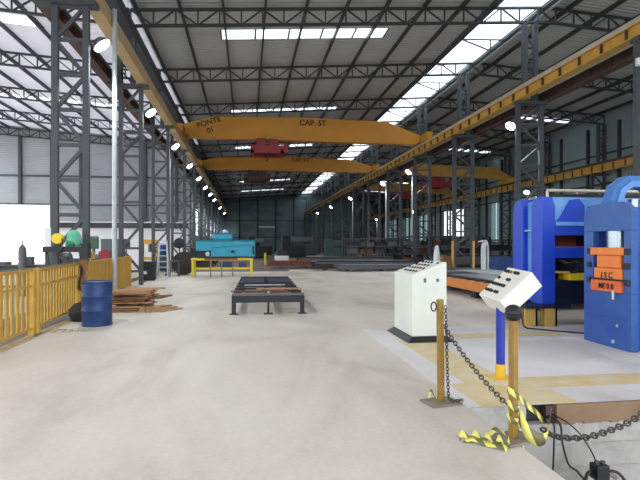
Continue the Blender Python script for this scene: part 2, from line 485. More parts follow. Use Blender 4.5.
# lattice columns
def column(name, xa, xb, leg, top, stub, pitch=.92):
    root = bpy.data.objects.new(name, None); COL.objects.link(root); struct(root)
    for x in (xa, xb):
        m = MB(); m.box((x-leg/2, -.07, 0), (x+leg/2, .07, top)); struct(m.build('leg', 'steel_dark', root))
    m = MB(); k = 0; z = .55
    while z + pitch < top:
        m.beam((xa, 0, z), (xb, 0, z), .1, .09)
        if k % 2: m.beam((xa, 0, z), (xb, 0, z+pitch), .09, .09)
        else: m.beam((xb, 0, z), (xa, 0, z+pitch), .09, .09)
        z += pitch; k += 1
    m.beam((xa, 0, z), (xb, 0, z), .1, .09)
    struct(m.build('bracing', 'steel_dark', root))
    m = MB(); e1, e2, th_ = (.5, .28, .12) if xa < 0 else (.12, .25, .12); m.box((min(xa,xb)-e1, -.2, top-th_), (max(xa,xb)+e2, .2, top)); struct(m.build('head_bracket', 'steel_dark', root))
    c, w, h = stub
    for x in (c-w/2, c+w/2):
        m = MB(); m.box((x-.09, -.12, top), (x+.09, .12, h)); struct(m.build('upper_leg', 'steel_dark', root))
    m = MB(); z = top; k = 0
    while z + .6 <= h:
        m.beam((c-w/2,0,z), (c+w/2,0,z), .06, .06)
        s_ = 1 if k % 2 else -1
        m.beam((c-s_*w/2,0,z), (c+s_*w/2,0,z+.6), .06, .06); z += .6; k += 1
    struct(m.build('upper_bracing', 'steel_dark', root))
    return root
cl = column('lattice_column', -4.97, -4.2, .16, 8.0, (-4.75, .5, 10.35))
cr = column('lattice_column', 11.95, 13.06, .22, 8.0, (12.52, .5, 11.5))
for k, y in enumerate(YS):
    o = cl if k == 0 else copy_tree(cl); o.location = (0, y, 0)
    o = cr if k == 0 else copy_tree(cr); o.location = (0, y, 0)
ce = column('lattice_column', 25.9, 26.9, .22, 7.0, (26.65, .5, 10.72))
for k, y in enumerate(YS):
    o = ce if k == 0 else copy_tree(ce); o.location = (0, y, 0)

# walls
m = MB()
YW = 49.6
m.box((-17.5, YW, 0), (-5.2, YW+.12, 12.2)); m.box((XL, YW, 5.3), (-17.5, YW+.12, 12.6))
struct(m.build('wall_left_bay_end', 'wall_pale'))
m = MB()
for x in (-20.3, -17.6, -15.1, -12.2, -9.4, -6.6): m.box((x-.12, YW-.3, 0 if x > -17.7 else 5.3), (x+.12, YW-.02, 11.4))
for z in (5.3, 7.9): m.box((XL, YW-.14, z-.07), (-5.2, YW-.02, z+.07))
struct(m.build('wall_frame', 'steel_dark'))
m = MB(); m.box((XL, YB, 10.6), (XL-.1, YW, 12.7)); struct(m.build('wall_left', 'wall_side'))
m = MB(); m.box((-5.35, YW, 0), (-5.25, YE, 2.6)); m.box((-5.35, YW, 5.4), (-5.25, YE, 11.3))
y = YW
while y < YE: m.box((-5.35, y, 2.6), (-5.25, min(y+3.2, YE), 5.4)); y += 7.05
struct(m.build('wall_left_far', 'wall_side'))
y = YW + 3.2
while y < YE:
    w = MB(); w.box((-5.32, y, 2.6), (-5.29, min(y+3.85, YE), 5.4)); struct(w.build('window_%d' % nwin, 'skylight')); nwin += 1; y += 7.05
m = MB(); m.box((-5.3, YE, 0), (XE, YE+.15, 12.5)); struct(m.build('wall_back', 'wall_teal'))
m = MB()
for x in (-1.5, 2.2, 5.9, 9.6, 16, 20, 24): m.box((x-.14, YE-.3, 0), (x+.14, YE-.02, 11.2))
for z in (3.2, 6.6): m.box((-5.2, YE-.16, z-.06), (XE, YE-.03, z+.06))
struct(m.build('wall_frame', 'truss_steel'))
w = MB(); w.box((2.4, YE-.05, 5.15), (5.7, YE-.02, 5.5)); struct(w.build('window_%d' % nwin, 'white_paint')); nwin += 1
# right side wall with tall translucent panels and one bright opening
m = MB(); ops = [(44, 47.5), (52, 54), (61.5, 68), (74, 78.5), (82, 88), (91, 97)]
y = YB
for a, b in ops:
    m.box((XE, y, 0), (XE+.12, a, 11.75)); m.box((XE, a, 0), (XE+.12, b, 1.9)); m.box((XE, a, 6.3), (XE+.12, b, 11.75)); y = b
m.box((XE, y, 0), (XE+.12, YE, 11.75)); struct(m.build('wall_right', 'wall_side'))
for a, b in ops:
    w = MB(); n = max(2, int((b-a)/1.1))
    for k in range(n):
        y0 = a+(b-a)*k/n; y1 = a+(b-a)*(k+1)/n
        w.box((XE+.04, y0+.04, 1.9), (XE+.06, y1-.04, 6.3))
    struct(w.build('window_%d' % nwin, 'skylight' if a == 61.5 else 'pane_green')); nwin += 1
m = MB()
y = 20.
while y < YE: m.box((XE-.2, y-.1, 0), (XE-.01, y+.1, 10.8)); y += 3.5
for z in (1.9, 6.3, 8.6): m.box((XE-.12, YB, z-.06), (XE-.01, YE, z+.06))
struct(m.build('wall_frame', 'truss_steel'))

# white partition with dark eaves in the left bay
m = MB(); m.box((-16.2, 44, 0), (-4.95, 44.12, 3.0)); m.box((-16.2, 44.12, 0), (-16.08, 49, 3.0)); struct(m.build('wall_partition', 'wall_white'))
m = MB(); m.box((-15.4, 43.7, 3.0), (-4.9, 44.3, 3.42)); struct(m.build('trim_7', 'steel_black'))
m = MB(); m.box((-15.4, 43.66, 3.42), (-4.9, 44.3, 3.5)); struct(m.build('trim_8', 'white_paint'))

# ---------------------------------------------------------------- crane runways
def runway(x, name, label, web, rail, zt=8.4, zl=8.0, y0=YB+.3, y1=YE-.5, stiff=1.15, fw=.17, boxy=False):
    t = thing(name, label, 'runway beam', (x, 0, 0))
    m = MB(); wb = fw-.015 if boxy else fw*.35; m.box((-wb, y0, zl+.03), (wb, y1, zt-.03)); m.build('web', web, t)
    m = MB(); m.box((-fw, y0, zt-.03), (fw, y1, zt)); m.build('top_flange', web, t)
    m = MB(); m.box((-fw, y0, zl), (fw, y1, zl+.03)); m.build('bottom_flange', web, t)
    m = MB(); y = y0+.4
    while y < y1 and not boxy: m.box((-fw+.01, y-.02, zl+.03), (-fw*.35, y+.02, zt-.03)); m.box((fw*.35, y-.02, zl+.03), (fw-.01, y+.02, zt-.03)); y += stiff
    if not boxy: st = m.build('stiffeners', 'beam_rust_shade', t); lab(st, 'row of short upright stiffener plates coloured dark like shadow lines')  # shadow lines of the stiffeners put into their dark colour
    m = MB(); m.box((-.1, y0, zt), (.1, y1, zt+.2)); lab(m.build('crane_rail', rail, t), 'pale worn steel rail on top of the beam')
    return t
runway(-4.12, 'crane_runway_beam', 'overhead crane runway beam coloured a lamp-lit tan, running above the left-hand lamps', 'beam_lamplit', 'rail_pale', fw=.18, boxy=True)
runway(-5.42, 'crane_runway_beam', 'dark rusty runway beam on the outer side of the left column row', 'beam_rust_shade', 'steel_grey')
runway(11.95, 'crane_runway_beam', 'yellow overhead crane runway beam with pale rail crossing the upper right of the hall', 'beam_yellow', 'rail_pale')
runway(13.2, 'crane_runway_beam', 'dull brown runway beam right behind and below the nearest yellow one', 'beam_rust_shade', 'rail_pale')
runway(25.9, 'crane_runway_beam', 'yellow runway beam along the far right wall of the side bay', 'beam_yellow', 'beam_rust_shade', 7.55, 7.0)

# ---------------------------------------------------------------- bridge cranes
def crane(name, label, y, xa, xb, prof, zt, col='crane_yellow'):
    t = thing(name, label, 'bridge crane', (0, y, 0))
    m = MB(); m.prism(prof, 'XZ', -.27, .27); m.build('girder', col, t, bevel=.02)
    for x, zt in ((xa, zt[0]), (xb, zt[1])):
        zt += .006; e = MB(); e.box((x-.2, -1.7, zt+.13), (x+.2, 1.7, zt+.6)); eo = e.build('end_carriage', col, t)
        for yy in (-1.35, 1.35):
            w = MB(); w.cyl((x-.07, yy, zt+.24), (x+.07, yy, zt+.24), .12, 16); w.build('wheel', 'steel_black', eo)
    return t
c1 = crane('bridge_crane', 'nearest orange-yellow overhead bridge crane spanning the main hall, with load lettering', 34, -4.12, 11.95,
  [(-4.35,8.8),(-3.88,8.75),(-3.7,8.55),(11.5,8.5),(11.72,8.72),(12.12,8.8),(12.12,9.0),(9.4,10.0),(3.5,10.08),(-2.2,9.95),(-4.35,9.3)], (8.48, 8.48))
text('CAP. 5T', 'lettering', c1, (4.35, -.285, 9.72), (math.pi/2, 0, 0), .52, 'lettering')
text('PONTE', 'lettering', c1, (-2.45, -.285, 9.55), (math.pi/2, -.32, 0), .5, 'lettering')
text('01', 'lettering', c1, (-2.35, -.285, 9.05), (math.pi/2, -.32, 0), .46, 'lettering')
c2 = crane('bridge_crane', 'second orange-brown bridge crane in the main hall, behind and below the first in view', 47.6, -4.12, 11.95,
  [(-4.35,8.8),(-3.88,8.75),(-3.6,8.5),(11.4,8.46),(11.72,8.72),(12.12,8.8),(12.12,9.0),(9.6,9.65),(4.5,9.8),(-2.6,9.6),(-4.35,9.2)], (8.48, 8.48))
text('CAP. 5T', 'lettering', c2, (4.9, -.285, 9.5), (math.pi/2, 0, 0), .46, 'lettering')
c3 = crane('bridge_crane', 'dull yellow bridge crane across the right side bay', 48, 13.2, 25.9,
  [(13.0,8.8),(13.5,8.7),(13.8,8.45),(25.0,8.2),(26.05,7.95),(26.05,8.5),(24.5,9.3),(15,9.5),(13.0,9.3)], (8.48, 7.63), 'beam_yellow')

def hoist(name, label, x, y, z, col):
    t = thing(name, label, 'hoist', (x, y, z))
    m = MB(); m.box((-1.05, -.95, 0), (1.05, -.75, .5)); m.box((-1.05, .75, 0), (1.05, .95, .5)); m.box((-1.05, -.95, 0), (-.85, .95, .2)); m.box((.85, -.95, 0), (1.05, .95, .2)); m.build('trolley_frame', col, t)
    for xx in (-.38, .42):
        m = MB(); m.box((xx-.3, -.72, .1), (xx+.3, -.36, 1.0 if xx < 0 else .96)); m.build('motor_housing', col, t, bevel=.04)
    m = MB(); m.cyl((-.75, -.5, .38), (.75, -.5, .38), .26, 20); lab(m.build('drum', 'steel_black', t), 'dark rope drum')
    m = MB(); m.box((-.25, -.1, -.08), (.25, .1, .0)); m.build('hook_block', 'steel_black', t)
    m = MB(); m.tube([(0,0,-.08),(0,0,-.16),(.07,0,-.22),(.1,0,-.29),(.05,0,-.36),(-.04,0,-.35),(-.08,0,-.3)], .035); m.build('hook', 'steel_black', t, True)
    m = MB(); m.box((1.06, -.9, .05), (1.35, -.4, .6)); m.build('control_cabinet', col, t)
    return t
hoist('crane_hoist', 'red hoist trolley hanging under the nearest bridge crane', 1.3, 34, 7.55, 'crane_red')
hoist('crane_hoist', 'dark red hoist trolley hanging under the second bridge crane', .75, 47.6, 7.45, 'hoist_dark')
hoist('crane_hoist', 'bright red hoist trolley under the crane of the right side bay', 18.3, 48, 7.2, 'crane_red')
hoist('crane_hoist', 'farther red hoist at the edge of the right side bay', 19.3, 62, 7.4, 'crane_red')
c4 = crane('bridge_crane', 'farther dull yellow bridge crane across the right side bay', 62.5, 13.2, 25.9,
  [(13.0,8.8),(13.5,8.7),(13.8,8.45),(25.0,8.2),(26.05,7.95),(26.05,8.5),(24.5,9.2),(15,9.4),(13.0,9.2)], (8.48, 7.63), 'beam_yellow')

# ---------------------------------------------------------------- floodlights on poles
def lamp(x, y, z, label, face, power, poleh=True, pole='galv', r=.055, group='floodlights along the columns', arm=.0):
    t = thing('floodlight', label, 'floodlight', (x, y, 0), 0, group)
    if poleh:
        m = MB(); m.cyl((0,0,0), (0,0,z+.1), r, 12); m.cyl((0,0,0), (0,0,.03), .16, 12); lab(m.build('pole', pole, t, True), 'slim pale pole')
    h = bpy.data.objects.new('lamp_head', None); COL.objects.link(h); h.parent = t
    h.location = (0, 0, z); h.rotation_euler = (0, 0, math.radians(face))
    ax = V((0, .62, -.78)); c0 = V((0, .38, 0))
    m = MB(); m.cyl(c0-ax*.16, c0-ax*.02, .13, 24, .26); m.cyl(c0-ax*.02, c0+ax*.02, .26, 24); m.build('housing', 'steel_grey', h, True)
    m = MB(); m.lathe([(.235, 0), (.22, .035), (.15, .06), (.05, .07)], n=24)
    q = ax.to_track_quat('Z', 'Y'); m.v = [tuple(q @ V(v) + c0 + ax*.021) for v in m.v]
    lab(m.build('lens', 'lamp_glow', h, True), 'glowing white lens')
    m = MB(); m.beam((0,0,.05), (0,.3,.1), .06, .06); m.build('bracket', 'steel_grey', h)
    ld = bpy.data.lights.new('bulb_light', 'SPOT'); ld.energy = power; ld.spot_size = math.radians(160); ld.spot_blend = .6
    ld.shadow_soft_size = .25; ld.color = (.95, .98, 1.0)
    lo = bpy.data.objects.new('bulb_light', ld); COL.objects.link(lo); lo.parent = h
    lo.location = (0, .6, -.22); lo.rotation_euler = (math.radians(18), 0, 0)
    return t
PW = 620
ORD = ['first', 'second', 'third', 'fourth', 'fifth', 'sixth', 'seventh', 'eighth', 'ninth', 'tenth', 'eleventh', 'twelfth', 'thirteenth']
yl = [14.55, 23.08, 30.76, 38.2, 45.3, 52.3, 59.4, 66.4, 80.5, 94.6]
for i, y in enumerate(yl):
    lamp(-4.3 if i == 0 else -4.5, y, 7.05 if i == 0 else 7.35, 'white floodlight on a pole by the left column row, %s from the front' % ORD[i], 275 if i == 0 else 250, PW if y < 50 else PW*.8, True, 'galv' if i in (0, 2) else 'steel_grey', .05 if i in (0, 2) else .035)
yr = [22.4, 30.5, 37.58, 44.99, 52.2, 59.69, 73.8, 88]
for i, y in enumerate(yr):
    if i in (1, 4): continue
    lamp(12.5, y, 7.15, 'white floodlight on a pole by the right column row, %s from the front' % ORD[[0,2,3,5,6,7].index(i)], 115, PW if y < 50 else PW*.8, True, 'galv', .045)
for i, (y, z) in enumerate([(43.5, 6.4), (75.4, 6.67), (98, 6.69)]):
    lamp(25.4, y, z, 'white floodlight on a pole in the right side bay, %s from the front' % ORD[i], 140, PW*.6)
for x, y, f in ((-4.3, .9, 180), (12.3, 8.4, 170), (12.3, 1.3, 170), (-4.3, 8.0, 190), (-11.6, 21, 10), (-17, 33, 10), (-12, 6, 0)):  # unseen lamps added to light the hall; last three brighten the left bay
    t = lamp(x, y, 7.5, 'unseen white floodlight on a pole, added to light the hall', f, PW)
# tall pale pole without a lamp
m = MB(); m.cyl((0,0,0), (0,0,8.5), .07, 16); m.cyl((0,0,8.5),(0,0,8.54), .072, 16); m.cyl((0,0,0),(0,0,.03), .18, 16)
o = m.build('steel_pole', 'galv', None, True); o.location = (-3.865, 15.75, 0); tag(o, 'tall pale steel pole without a lamp, rising from the yellow barrier', 'pole')

# ---------------------------------------------------------------- yellow barrier on the left
def fence_panel(y0, y1, x0, x1, label, solid=False):
    """slatted barrier section from (x0,y0) to (x1,y1)"""
    d = math.hypot(x1-x0, y1-y0); ang = math.atan2(y1-y0, x1-x0)
    t = thing('safety_barrier', label, 'barrier', (x0, y0, 0), ang, 'yellow barrier along the aisle')
    m = MB(); m.box((0,-.03,1.13), (d,.03,1.19)); m.build('top_rail', 'fence_yellow', t)
    m = MB(); m.box((0,-.025,.12), (d,.025,.17)); m.build('bottom_rail', 'fence_yellow', t)
    if not solid:
        m = MB(); m.box((0,-.032,1.19), (d,.032,1.2)); lab(m.build('cap_strip', 'steel_grey', t), 'grey strip on the top rail')
        m = MB(); m.box((0,-.02,.86), (d,.02,.9)); m.build('middle_rail', 'fence_yellow', t)
        x = .09
        while x < d-.05:
            m = MB(); m.box((x-.045,-.012,.17), (x+.045,.012,1.13)); m.build('slat', 'fence_yellow', t); x += .19
    else:
        m = MB(); m.box((.03,-.006,.17), (d-.03,.006,1.13)); lab(m.build('sheet_panel', 'panel_yellow', t), 'solid yellow sheet')
        x = .45
        while x < d-.2:
            m = MB(); m.box((x-.02,-.025,.17), (x+.02,-.006,1.13)); m.build('stiffener', 'fence_yellow', t); x += .9
    for x in (0.0, d):
        m = MB(); w = .05 if x else .05; m.box((x-w,-.05,0), (x+w,.05,1.19)); p = m.build('post', 'fence_yellow', t)
        m = MB(); m.box((x-.09,-.09,0), (x+.09,.09,.012)); m.build('foot_plate', 'fence_yellow', p)
    return t
fence_panel(6.6, 9.55, -3.72, -3.72, 'nearest yellow slatted barrier section at the left edge of the floor')
fence_panel(9.77, 12.55, -3.73, -3.93, 'yellow slatted barrier section ending behind the blue drum')
fence_panel(12.77, 16.35, -3.95, -4.16, 'solid yellow sheet barrier section right behind the blue drum', True)
fence_panel(16.57, 19.7, -4.17, -4.3, 'farthest solid yellow sheet barrier section beyond the wood pile', True)

# brown rag over the barrier end, black bag behind the drum
m = MB(); vs = []; fs = []
for side in (0, 1):
    for i in range(9):
        for j in range(10):
            u, v = i/8, j/9
            x = -3.80 + .05*math.sin(u*9+v*4) + (.10 if side else .03) + .05*v
            vs.append((x, 12.05+.45*u+.05*math.sin(v*7), 1.21-.6*v-.06*math.sin(u*6)))
    o = side*90
    for i in range(8):
        for j in range(9): fs.append((o+i*10+j, o+(i+1)*10+j, o+(i+1)*10+j+1, o+i*10+j+1))
m.add(vs, fs); o = m.build('rag', 'cloth_brown', None, True); tag(o, 'crumpled brown rag hanging on the barrier beside the blue drum', 'rag')
m = MB(); m.lathe([(.02,0),(.24,.0),(.3,.1),(.28,.24),(.18,.36),(.08,.4),(.05,.46)], (-3.42, 11.45, 0), 14)
for i, v in enumerate(m.v):
    a = math.atan2(v[1]-11.45, v[0]+3.42); k = 1+.13*math.sin(5*a+v[2]*9); m.v[i] = (-3.42+(v[0]+3.42)*k, 11.45+(v[1]-11.45)*k, v[2])
tag(m.build('waste_bag', 'bag_black', None, True), 'black waste bag on the floor behind the blue drum', 'bag')

# blue drum
t = thing('oil_drum', 'blue steel drum standing in front of the yellow barrier', 'drum', (-2.97, 10.75, 0))
pr_ = [(.285,0),(.292,.01),(.292,.03),(.283,.04)]
for zc in (.3, .58): pr_ += [(.283, zc-.03), (.296, zc), (.283, zc+.03)]
pr_ += [(.283,.845),(.294,.855),(.294,.875),(.284,.88),(.278,.86),(.0,.86)]
m = MB(); m.lathe(pr_[:-1], n=40); m.build('body', 'drum_blue', t, True)
m = MB(); m.lathe([(.277,.845),(.277,.862)], n=40); lab(m.build('lid', 'machine_blue', t), 'dull blue top')
m = MB(); m.cyl((.17,.0,.862), (.17,0,.885), .03, 14); m.build('bung', 'steel_grey', t)
for i in range(9):
    a = random.uniform(0, 6.28); x, y = -2.97-.55+.3*random.random(), 10.2-.35*random.random()
    L = random.uniform(.06, .16)
    m = MB(); m.tube([(-L/2,0,.008), (0,.012,.012), (L/2,0,.008)], .006, 6); o = m.build('wire_scrap', 'cloth_brown'); o.location = (x, y, 0); o.rotation_euler.z = a
    tag(o, 'thin scrap of wire on the floor before the blue drum', 'scrap', 'wire scraps on the floor')

# wood pile
plank_meshes = []
for k in range(6):
    L = (.95, 1.0, .82, .95, .75, 1.2)[k]; w = (.1, .09, .12, .08, .11, .09)[k]; h = (.03, .045, .028, .05, .035, .04)[k]
    m = MB(); m.box((-L/2,-w/2,0), (L/2,w/2,h)); o = m.build('wood_plank', ('wood', 'wood_light', 'wood_dark')[k % 3], None, False, .004, 1)
    plank_meshes.append((o, L, w, h))
first = [True]*6
def plank(k, x, y, z, a, tilt=0., label='short brown wood plank in the heap beyond the blue drum', group='planks in the wood heap'):
    o, L, w, h = plank_meshes[k]
    if first[k]: first[k] = False
    else: o = o.copy(); COL.objects.link(o)
    o.location = (x, y, z); o.rotation_euler = (tilt*0, tilt, a); tag(o, label, 'plank', group)
rnd = random.Random(3)
# the stack: layers, planks mostly across the view (along X) so that long edges and some ends show
z = .0
for layer in range(9):
    k2 = 1 - layer*.02
    if layer % 4 == 3:
        for i in range(7): plank(rnd.choice([2, 4]), -3.16+.125*i, 13.2+rnd.uniform(-.03,.03), z, math.pi/2+rnd.uniform(-.04,.04))
    else:
        for i in range(9):
            plank(rnd.choice([0, 2, 4]), -2.78+rnd.uniform(-.07,.07)*k2, 12.68+.135*i, z, rnd.uniform(-.03,.03))
    z += .051
for i in range(4):
    plank(4, -2.3+.15*i, 12.85, 0, .95, 0, 'loose plank lying slanted at the right foot of the wood heap', 'loose planks beside the heap')
for i in range(3):
    plank(4, -2.28+.15*i, 12.88, .037, .93, 0, 'loose plank lying slanted at the right foot of the wood heap', 'loose planks beside the heap')
for i in range(2):
    plank(4, -2.26+.15*i, 12.9, .074, .97, 0, 'loose plank lying slanted at the right foot of the wood heap', 'loose planks beside the heap')
for i in range(4):
    plank(1, -2.95+.12*i, 12.85+.25*i, .46, (.2, .26, .3, .22)[i])
for i in range(5):
    plank(5, -3.1+.05*i, 15.6+.2*i, 0, .3+rnd.uniform(-.05,.05))

for k in range(6):
    if first[k]: bpy.data.objects.remove(plank_meshes[k][0])
# ---------------------------------------------------------------- shelf on the first column with reel and hood
t = thing('wall_shelf', 'dark steel shelf fixed between the legs of the first left column', 'shelf', (-4.6, 14.0, 1.42))
m = MB(); m.box((-.46,-.4,0), (.56,-.14,.14)); m.build('board', 'steel_black', t)
m = MB(); m.beam((-.4,-.3,0), (-.4,-.14,-.4), .05, .05); m.beam((.4,-.3,0), (.4,-.14,-.4), .05, .05); m.build('bracket', 'steel_dark', t)
m = MB(); m.box((.46,-.45,-.15), (.62,-.14,.22)); m.build('end_box', 'steel_black', t)
t = thing('hose_reel', 'bright yellow round reel standing on the dark column shelf', 'reel', (-4.74, 13.73, 1.562))
m = MB(); m.lathe([(.03,-.07),(.13,-.07),(.14,-.05),(.125,-.02),(.125,.02),(.14,.05),(.13,.07),(.03,.07)], (0,0,.2), 28, 'Y'); m.build('drum', 'reel_yellow', t, True)
m = MB(); m.box((-.06,-.06,0), (.06,.06,.07)); m.build('foot', 'steel_black', t)
m = MB(); m.tube([(.12,-.09,.2),(.16,-.15,.12),(.15,-.19,-.04),(.09,-.19,-.16),(.05,-.19,-.2)], .02); lab(m.build('hose', 'hose', t, True), 'black hose end hanging down')
t = thing('welding_curtain_roll', 'pale green bag heaped on the column shelf beside the yellow reel', 'bag', (-4.36, 13.73, 1.562))
m = MB(); m.lathe([(.13,0),(.17,.06),(.18,.16),(.17,.28),(.13,.38),(.04,.42)], n=18)
for i, v in enumerate(m.v):
    a = math.atan2(v[1], v[0]); k = 1+.1*math.sin(4*a+v[2]*11); m.v[i] = (v[0]*k, v[1]*.7*k, v[2])
m.build('bag', 'green_hood', t, True)
m = MB(); m.lathe([(.11,.0),(.12,.06),(.08,.12),(.02,.14)], (-.05,-.1,0), 16); lab(m.build('cap', 'green_dark', t, True), 'dark green rounded cap')

# ---------------------------------------------------------------- generic workshop machines
def lathe_machine(loc, rz, label, colr='machine_grey', L=2.2):
    t = thing('metal_lathe', label, 'machine', loc, rz)
    m = MB(); m.box((-L/2,-.3,.62), (L/2,.3,.86)); m.build('bed', colr, t, bevel=.02)
    for x in (-L/2+.3, L/2-.3):
        m = MB(); m.box((x-.28,-.28,0), (x+.28,.28,.62)); m.build('pedestal', colr, t, bevel=.02)
    m = MB(); m.box((-L/2,-.3,.86), (-L/2+.65,.3,1.35)); m.build('headstock', colr, t, bevel=.04)
    m = MB(); m.cyl((-L/2+.65,0,1.08), (-L/2+.85,0,1.08), .19, 20); m.build('chuck', 'steel_grey', t, True)
    m = MB(); m.box((L/2-.45,-.15,.86), (L/2-.1,.15,1.18)); m.build('tailstock', colr, t, bevel=.02)
    m = MB(); m.box((-.2,-.38,.84), (.3,.38,1.0)); m.build('carriage', 'steel_grey', t, bevel=.01)
    m = MB(); m.cyl((.05,-.46,.9), (.05,-.38,.9), .1, 16); m.build('handwheel', 'steel_dark', t, True)
    return t
def drill_press(loc, rz, label, colr='machine_green'):
    t = thing('drill_press', label, 'machine', loc, rz)
    m = MB(); m.box((-.3,-.35,0), (.3,.35,.08)); m.build('base', colr, t, bevel=.01)
    m = MB(); m.cyl((0,.2,.08), (0,.2,1.8), .06, 16); m.build('column', 'steel_grey', t, True)
    m = MB(); m.box((-.22,-.3,.85), (.22,.2,.92)); m.build('table', 'steel_grey', t, bevel=.01)
    m = MB(); m.prism([(-.38,1.45),(.42,1.45),(.42,1.85),(.1,1.95),(-.3,1.9),(-.38,1.75)], 'YZ', -.17, .17); m.build('head', colr, t, bevel=.02)
    m = MB(); m.cyl((0,-.22,1.15), (0,-.22,1.45), .04, 12); m.build('spindle', 'steel_grey', t, True)
    m = MB(); m.cyl((0,.45,1.5), (0,.45,1.85), .13, 16); m.build('motor', 'steel_dark', t, True)
    return t
def cabinet(loc, rz, label, w, d, h, colr, cat='cabinet', tagw=False):
    t = thing('steel_cabinet', label, cat, loc, rz)
    m = MB(); m.box((-w/2,-d/2,.05), (w/2,d/2,h)); m.build('body', colr, t, bevel=.015)
    m = MB(); m.box((-w/2+.04,-d/2+.04,0), (w/2-.04,d/2-.04,.05)); m.build('plinth', 'black', t)
    for s_ in (-1, 1):
        m = MB(); a, b = sorted((s_*.01, s_*(w/2-.02))); m.box((a,-d/2-.015,.1), (b,-d/2,h-.04)); dd = m.build('door', colr, t)
        m = MB(); m.box((s_*.05-.01,-d/2-.04,h*.5-.06), (s_*.05+.01,-d/2-.015,h*.5+.06)); m.build('handle', 'steel_grey', dd)
    if tagw:
        m = MB(); m.box((-w*.3,-d/2-.02,h*.35), (-w*.3+.16,-d/2-.015,h*.35+.14)); lab(m.build('tag_plate', 'white_paint', t), 'small white plate')
    return t
def gas_cylinder(loc, label, colr='steel_grey', h=1.4):
    t = thing('gas_cylinder', label, 'cylinder', loc)
    m = MB(); m.lathe([(.1,0),(.115,.02),(.115,h-.2),(.1,h-.1),(.05,h-.03),(.03,h)], n=20); m.build('body', colr, t, True)
    m = MB(); m.cyl((0,0,h), (0,0,h+.12), .03, 12); m.cyl((-.07,0,h+.08), (.07,0,h+.08), .015, 8); m.build('valve', 'rail_pale', t, True)
    return t
def bench_machine(loc, rz, label, w, d, h, colr):
    t = thing('workbench', label, 'bench', loc, rz)
    m = MB(); m.box((-w/2,-d/2,h-.06), (w/2,d/2,h)); m.build('top', colr, t)
    for a in (-1, 1):
        for b in (-1, 1):
            m = MB(); m.box((a*(w/2-.06)-.035,b*(d/2-.06)-.035,0), (a*(w/2-.06)+.035,b*(d/2-.06)+.035,h-.06)); m.build('leg', 'steel_dark', t)
    m = MB(); m.box((-w/2+.06,-d/2+.06,.25), (w/2-.06,d/2-.06,.28)); m.build('lower_shelf', colr, t)
    return t
# left bay behind the barrier, silhouettes in front of the bright opening
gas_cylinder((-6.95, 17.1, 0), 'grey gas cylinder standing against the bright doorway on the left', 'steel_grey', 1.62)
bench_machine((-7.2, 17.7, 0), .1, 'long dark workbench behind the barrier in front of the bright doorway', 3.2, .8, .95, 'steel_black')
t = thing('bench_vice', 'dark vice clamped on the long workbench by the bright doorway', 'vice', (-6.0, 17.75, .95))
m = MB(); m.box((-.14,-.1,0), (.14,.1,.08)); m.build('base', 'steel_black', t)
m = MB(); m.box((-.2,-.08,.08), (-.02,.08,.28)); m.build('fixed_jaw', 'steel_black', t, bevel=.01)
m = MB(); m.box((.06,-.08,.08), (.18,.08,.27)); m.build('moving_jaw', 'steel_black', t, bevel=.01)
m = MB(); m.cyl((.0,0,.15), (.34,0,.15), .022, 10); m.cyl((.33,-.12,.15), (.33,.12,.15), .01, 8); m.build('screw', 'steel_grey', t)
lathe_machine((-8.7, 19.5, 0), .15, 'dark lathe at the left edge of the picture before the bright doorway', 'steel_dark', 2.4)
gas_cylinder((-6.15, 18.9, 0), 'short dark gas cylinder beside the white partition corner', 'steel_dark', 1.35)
t = thing('pump', 'small pump with reddish wheel behind the yellow sheet barrier', 'pump', (-5.3, 20, 0))
m = MB(); m.box((-.45,-.25,0), (.4,.25,.95)); m.build('stand', 'machine_grey', t)
m = MB(); m.lathe([(.06,-.05),(.2,-.05),(.22,0),(.2,.05),(.06,.05)], (.12,-.3,1.22), 24, 'Y'); lab(m.build('wheel', 'crane_red', t, True), 'reddish wheel')
m = MB(); m.cyl((.12,-.3,1.22), (.12,.1,1.22), .07, 14); m.cyl((-.35,0,1.1), (.1,0,1.1), .13, 16); m.build('motor', 'steel_grey', t, True)
m = MB(); m.box((-.4,-.2,.95), (.3,.2,1.02)); m.build('base_plate', 'orange_red', t)
t = thing('electrical_box', 'small cream electrical box on top of the yellow sheet barrier beside the first column', 'box', (-4.02, 14.05, 0))
m = MB(); m.box((-.07,-.06,1.24), (.07,.06,1.42)); m.build('case', 'foot_wood', t, bevel=.01)
m = MB(); m.cyl((0,0,1.192), (0,0,1.24), .02, 10); m.build('stub', 'steel_grey', t)
lathe_machine((-5.75, 23.2, 0), 1.55, 'grey lathe behind the second column, right of the tall pale pole', 'machine_grey', 2.2)
drill_press((-5.9, 20.9, 0), .3, 'grey-green drill press seen beside the tall pale pole')
cabinet((-4.42, 24.0, 0), .05, 'low black steel cabinet with a white tag left of the stepladder', .62, .6, .85, 'steel_black', tagw=True)
t = thing('hydraulic_press', 'yellow workshop press frame behind the low black cabinet', 'press', (-5.45, 30, 0), .0)
for x in (-.42, .42):
    m = MB(); m.box((x-.08,-.15,0), (x+.08,.15,1.9)); m.build('upright', 'panel_yellow', t)
m = MB(); m.box((-.5,-.17,1.65), (.5,.17,1.9)); m.build('head_beam', 'panel_yellow', t)
m = MB(); m.box((-.5,-.17,.75), (.5,.17,.92)); m.build('bed_beam', 'panel_yellow', t)
m = MB(); m.cyl((0,0,1.2), (0,0,1.65), .09, 16); m.build('ram', 'steel_grey', t, True)
m = MB(); m.box((-.55,-.4,0), (-.3,.4,.08)); m.box((.3,-.4,0), (.55,.4,.08)); m.build('feet', 'panel_yellow', t)
t = thing('plastic_drum', 'blue drum on a stand seen through the stepladder', 'drum', (-4.4, 27.55, 0))
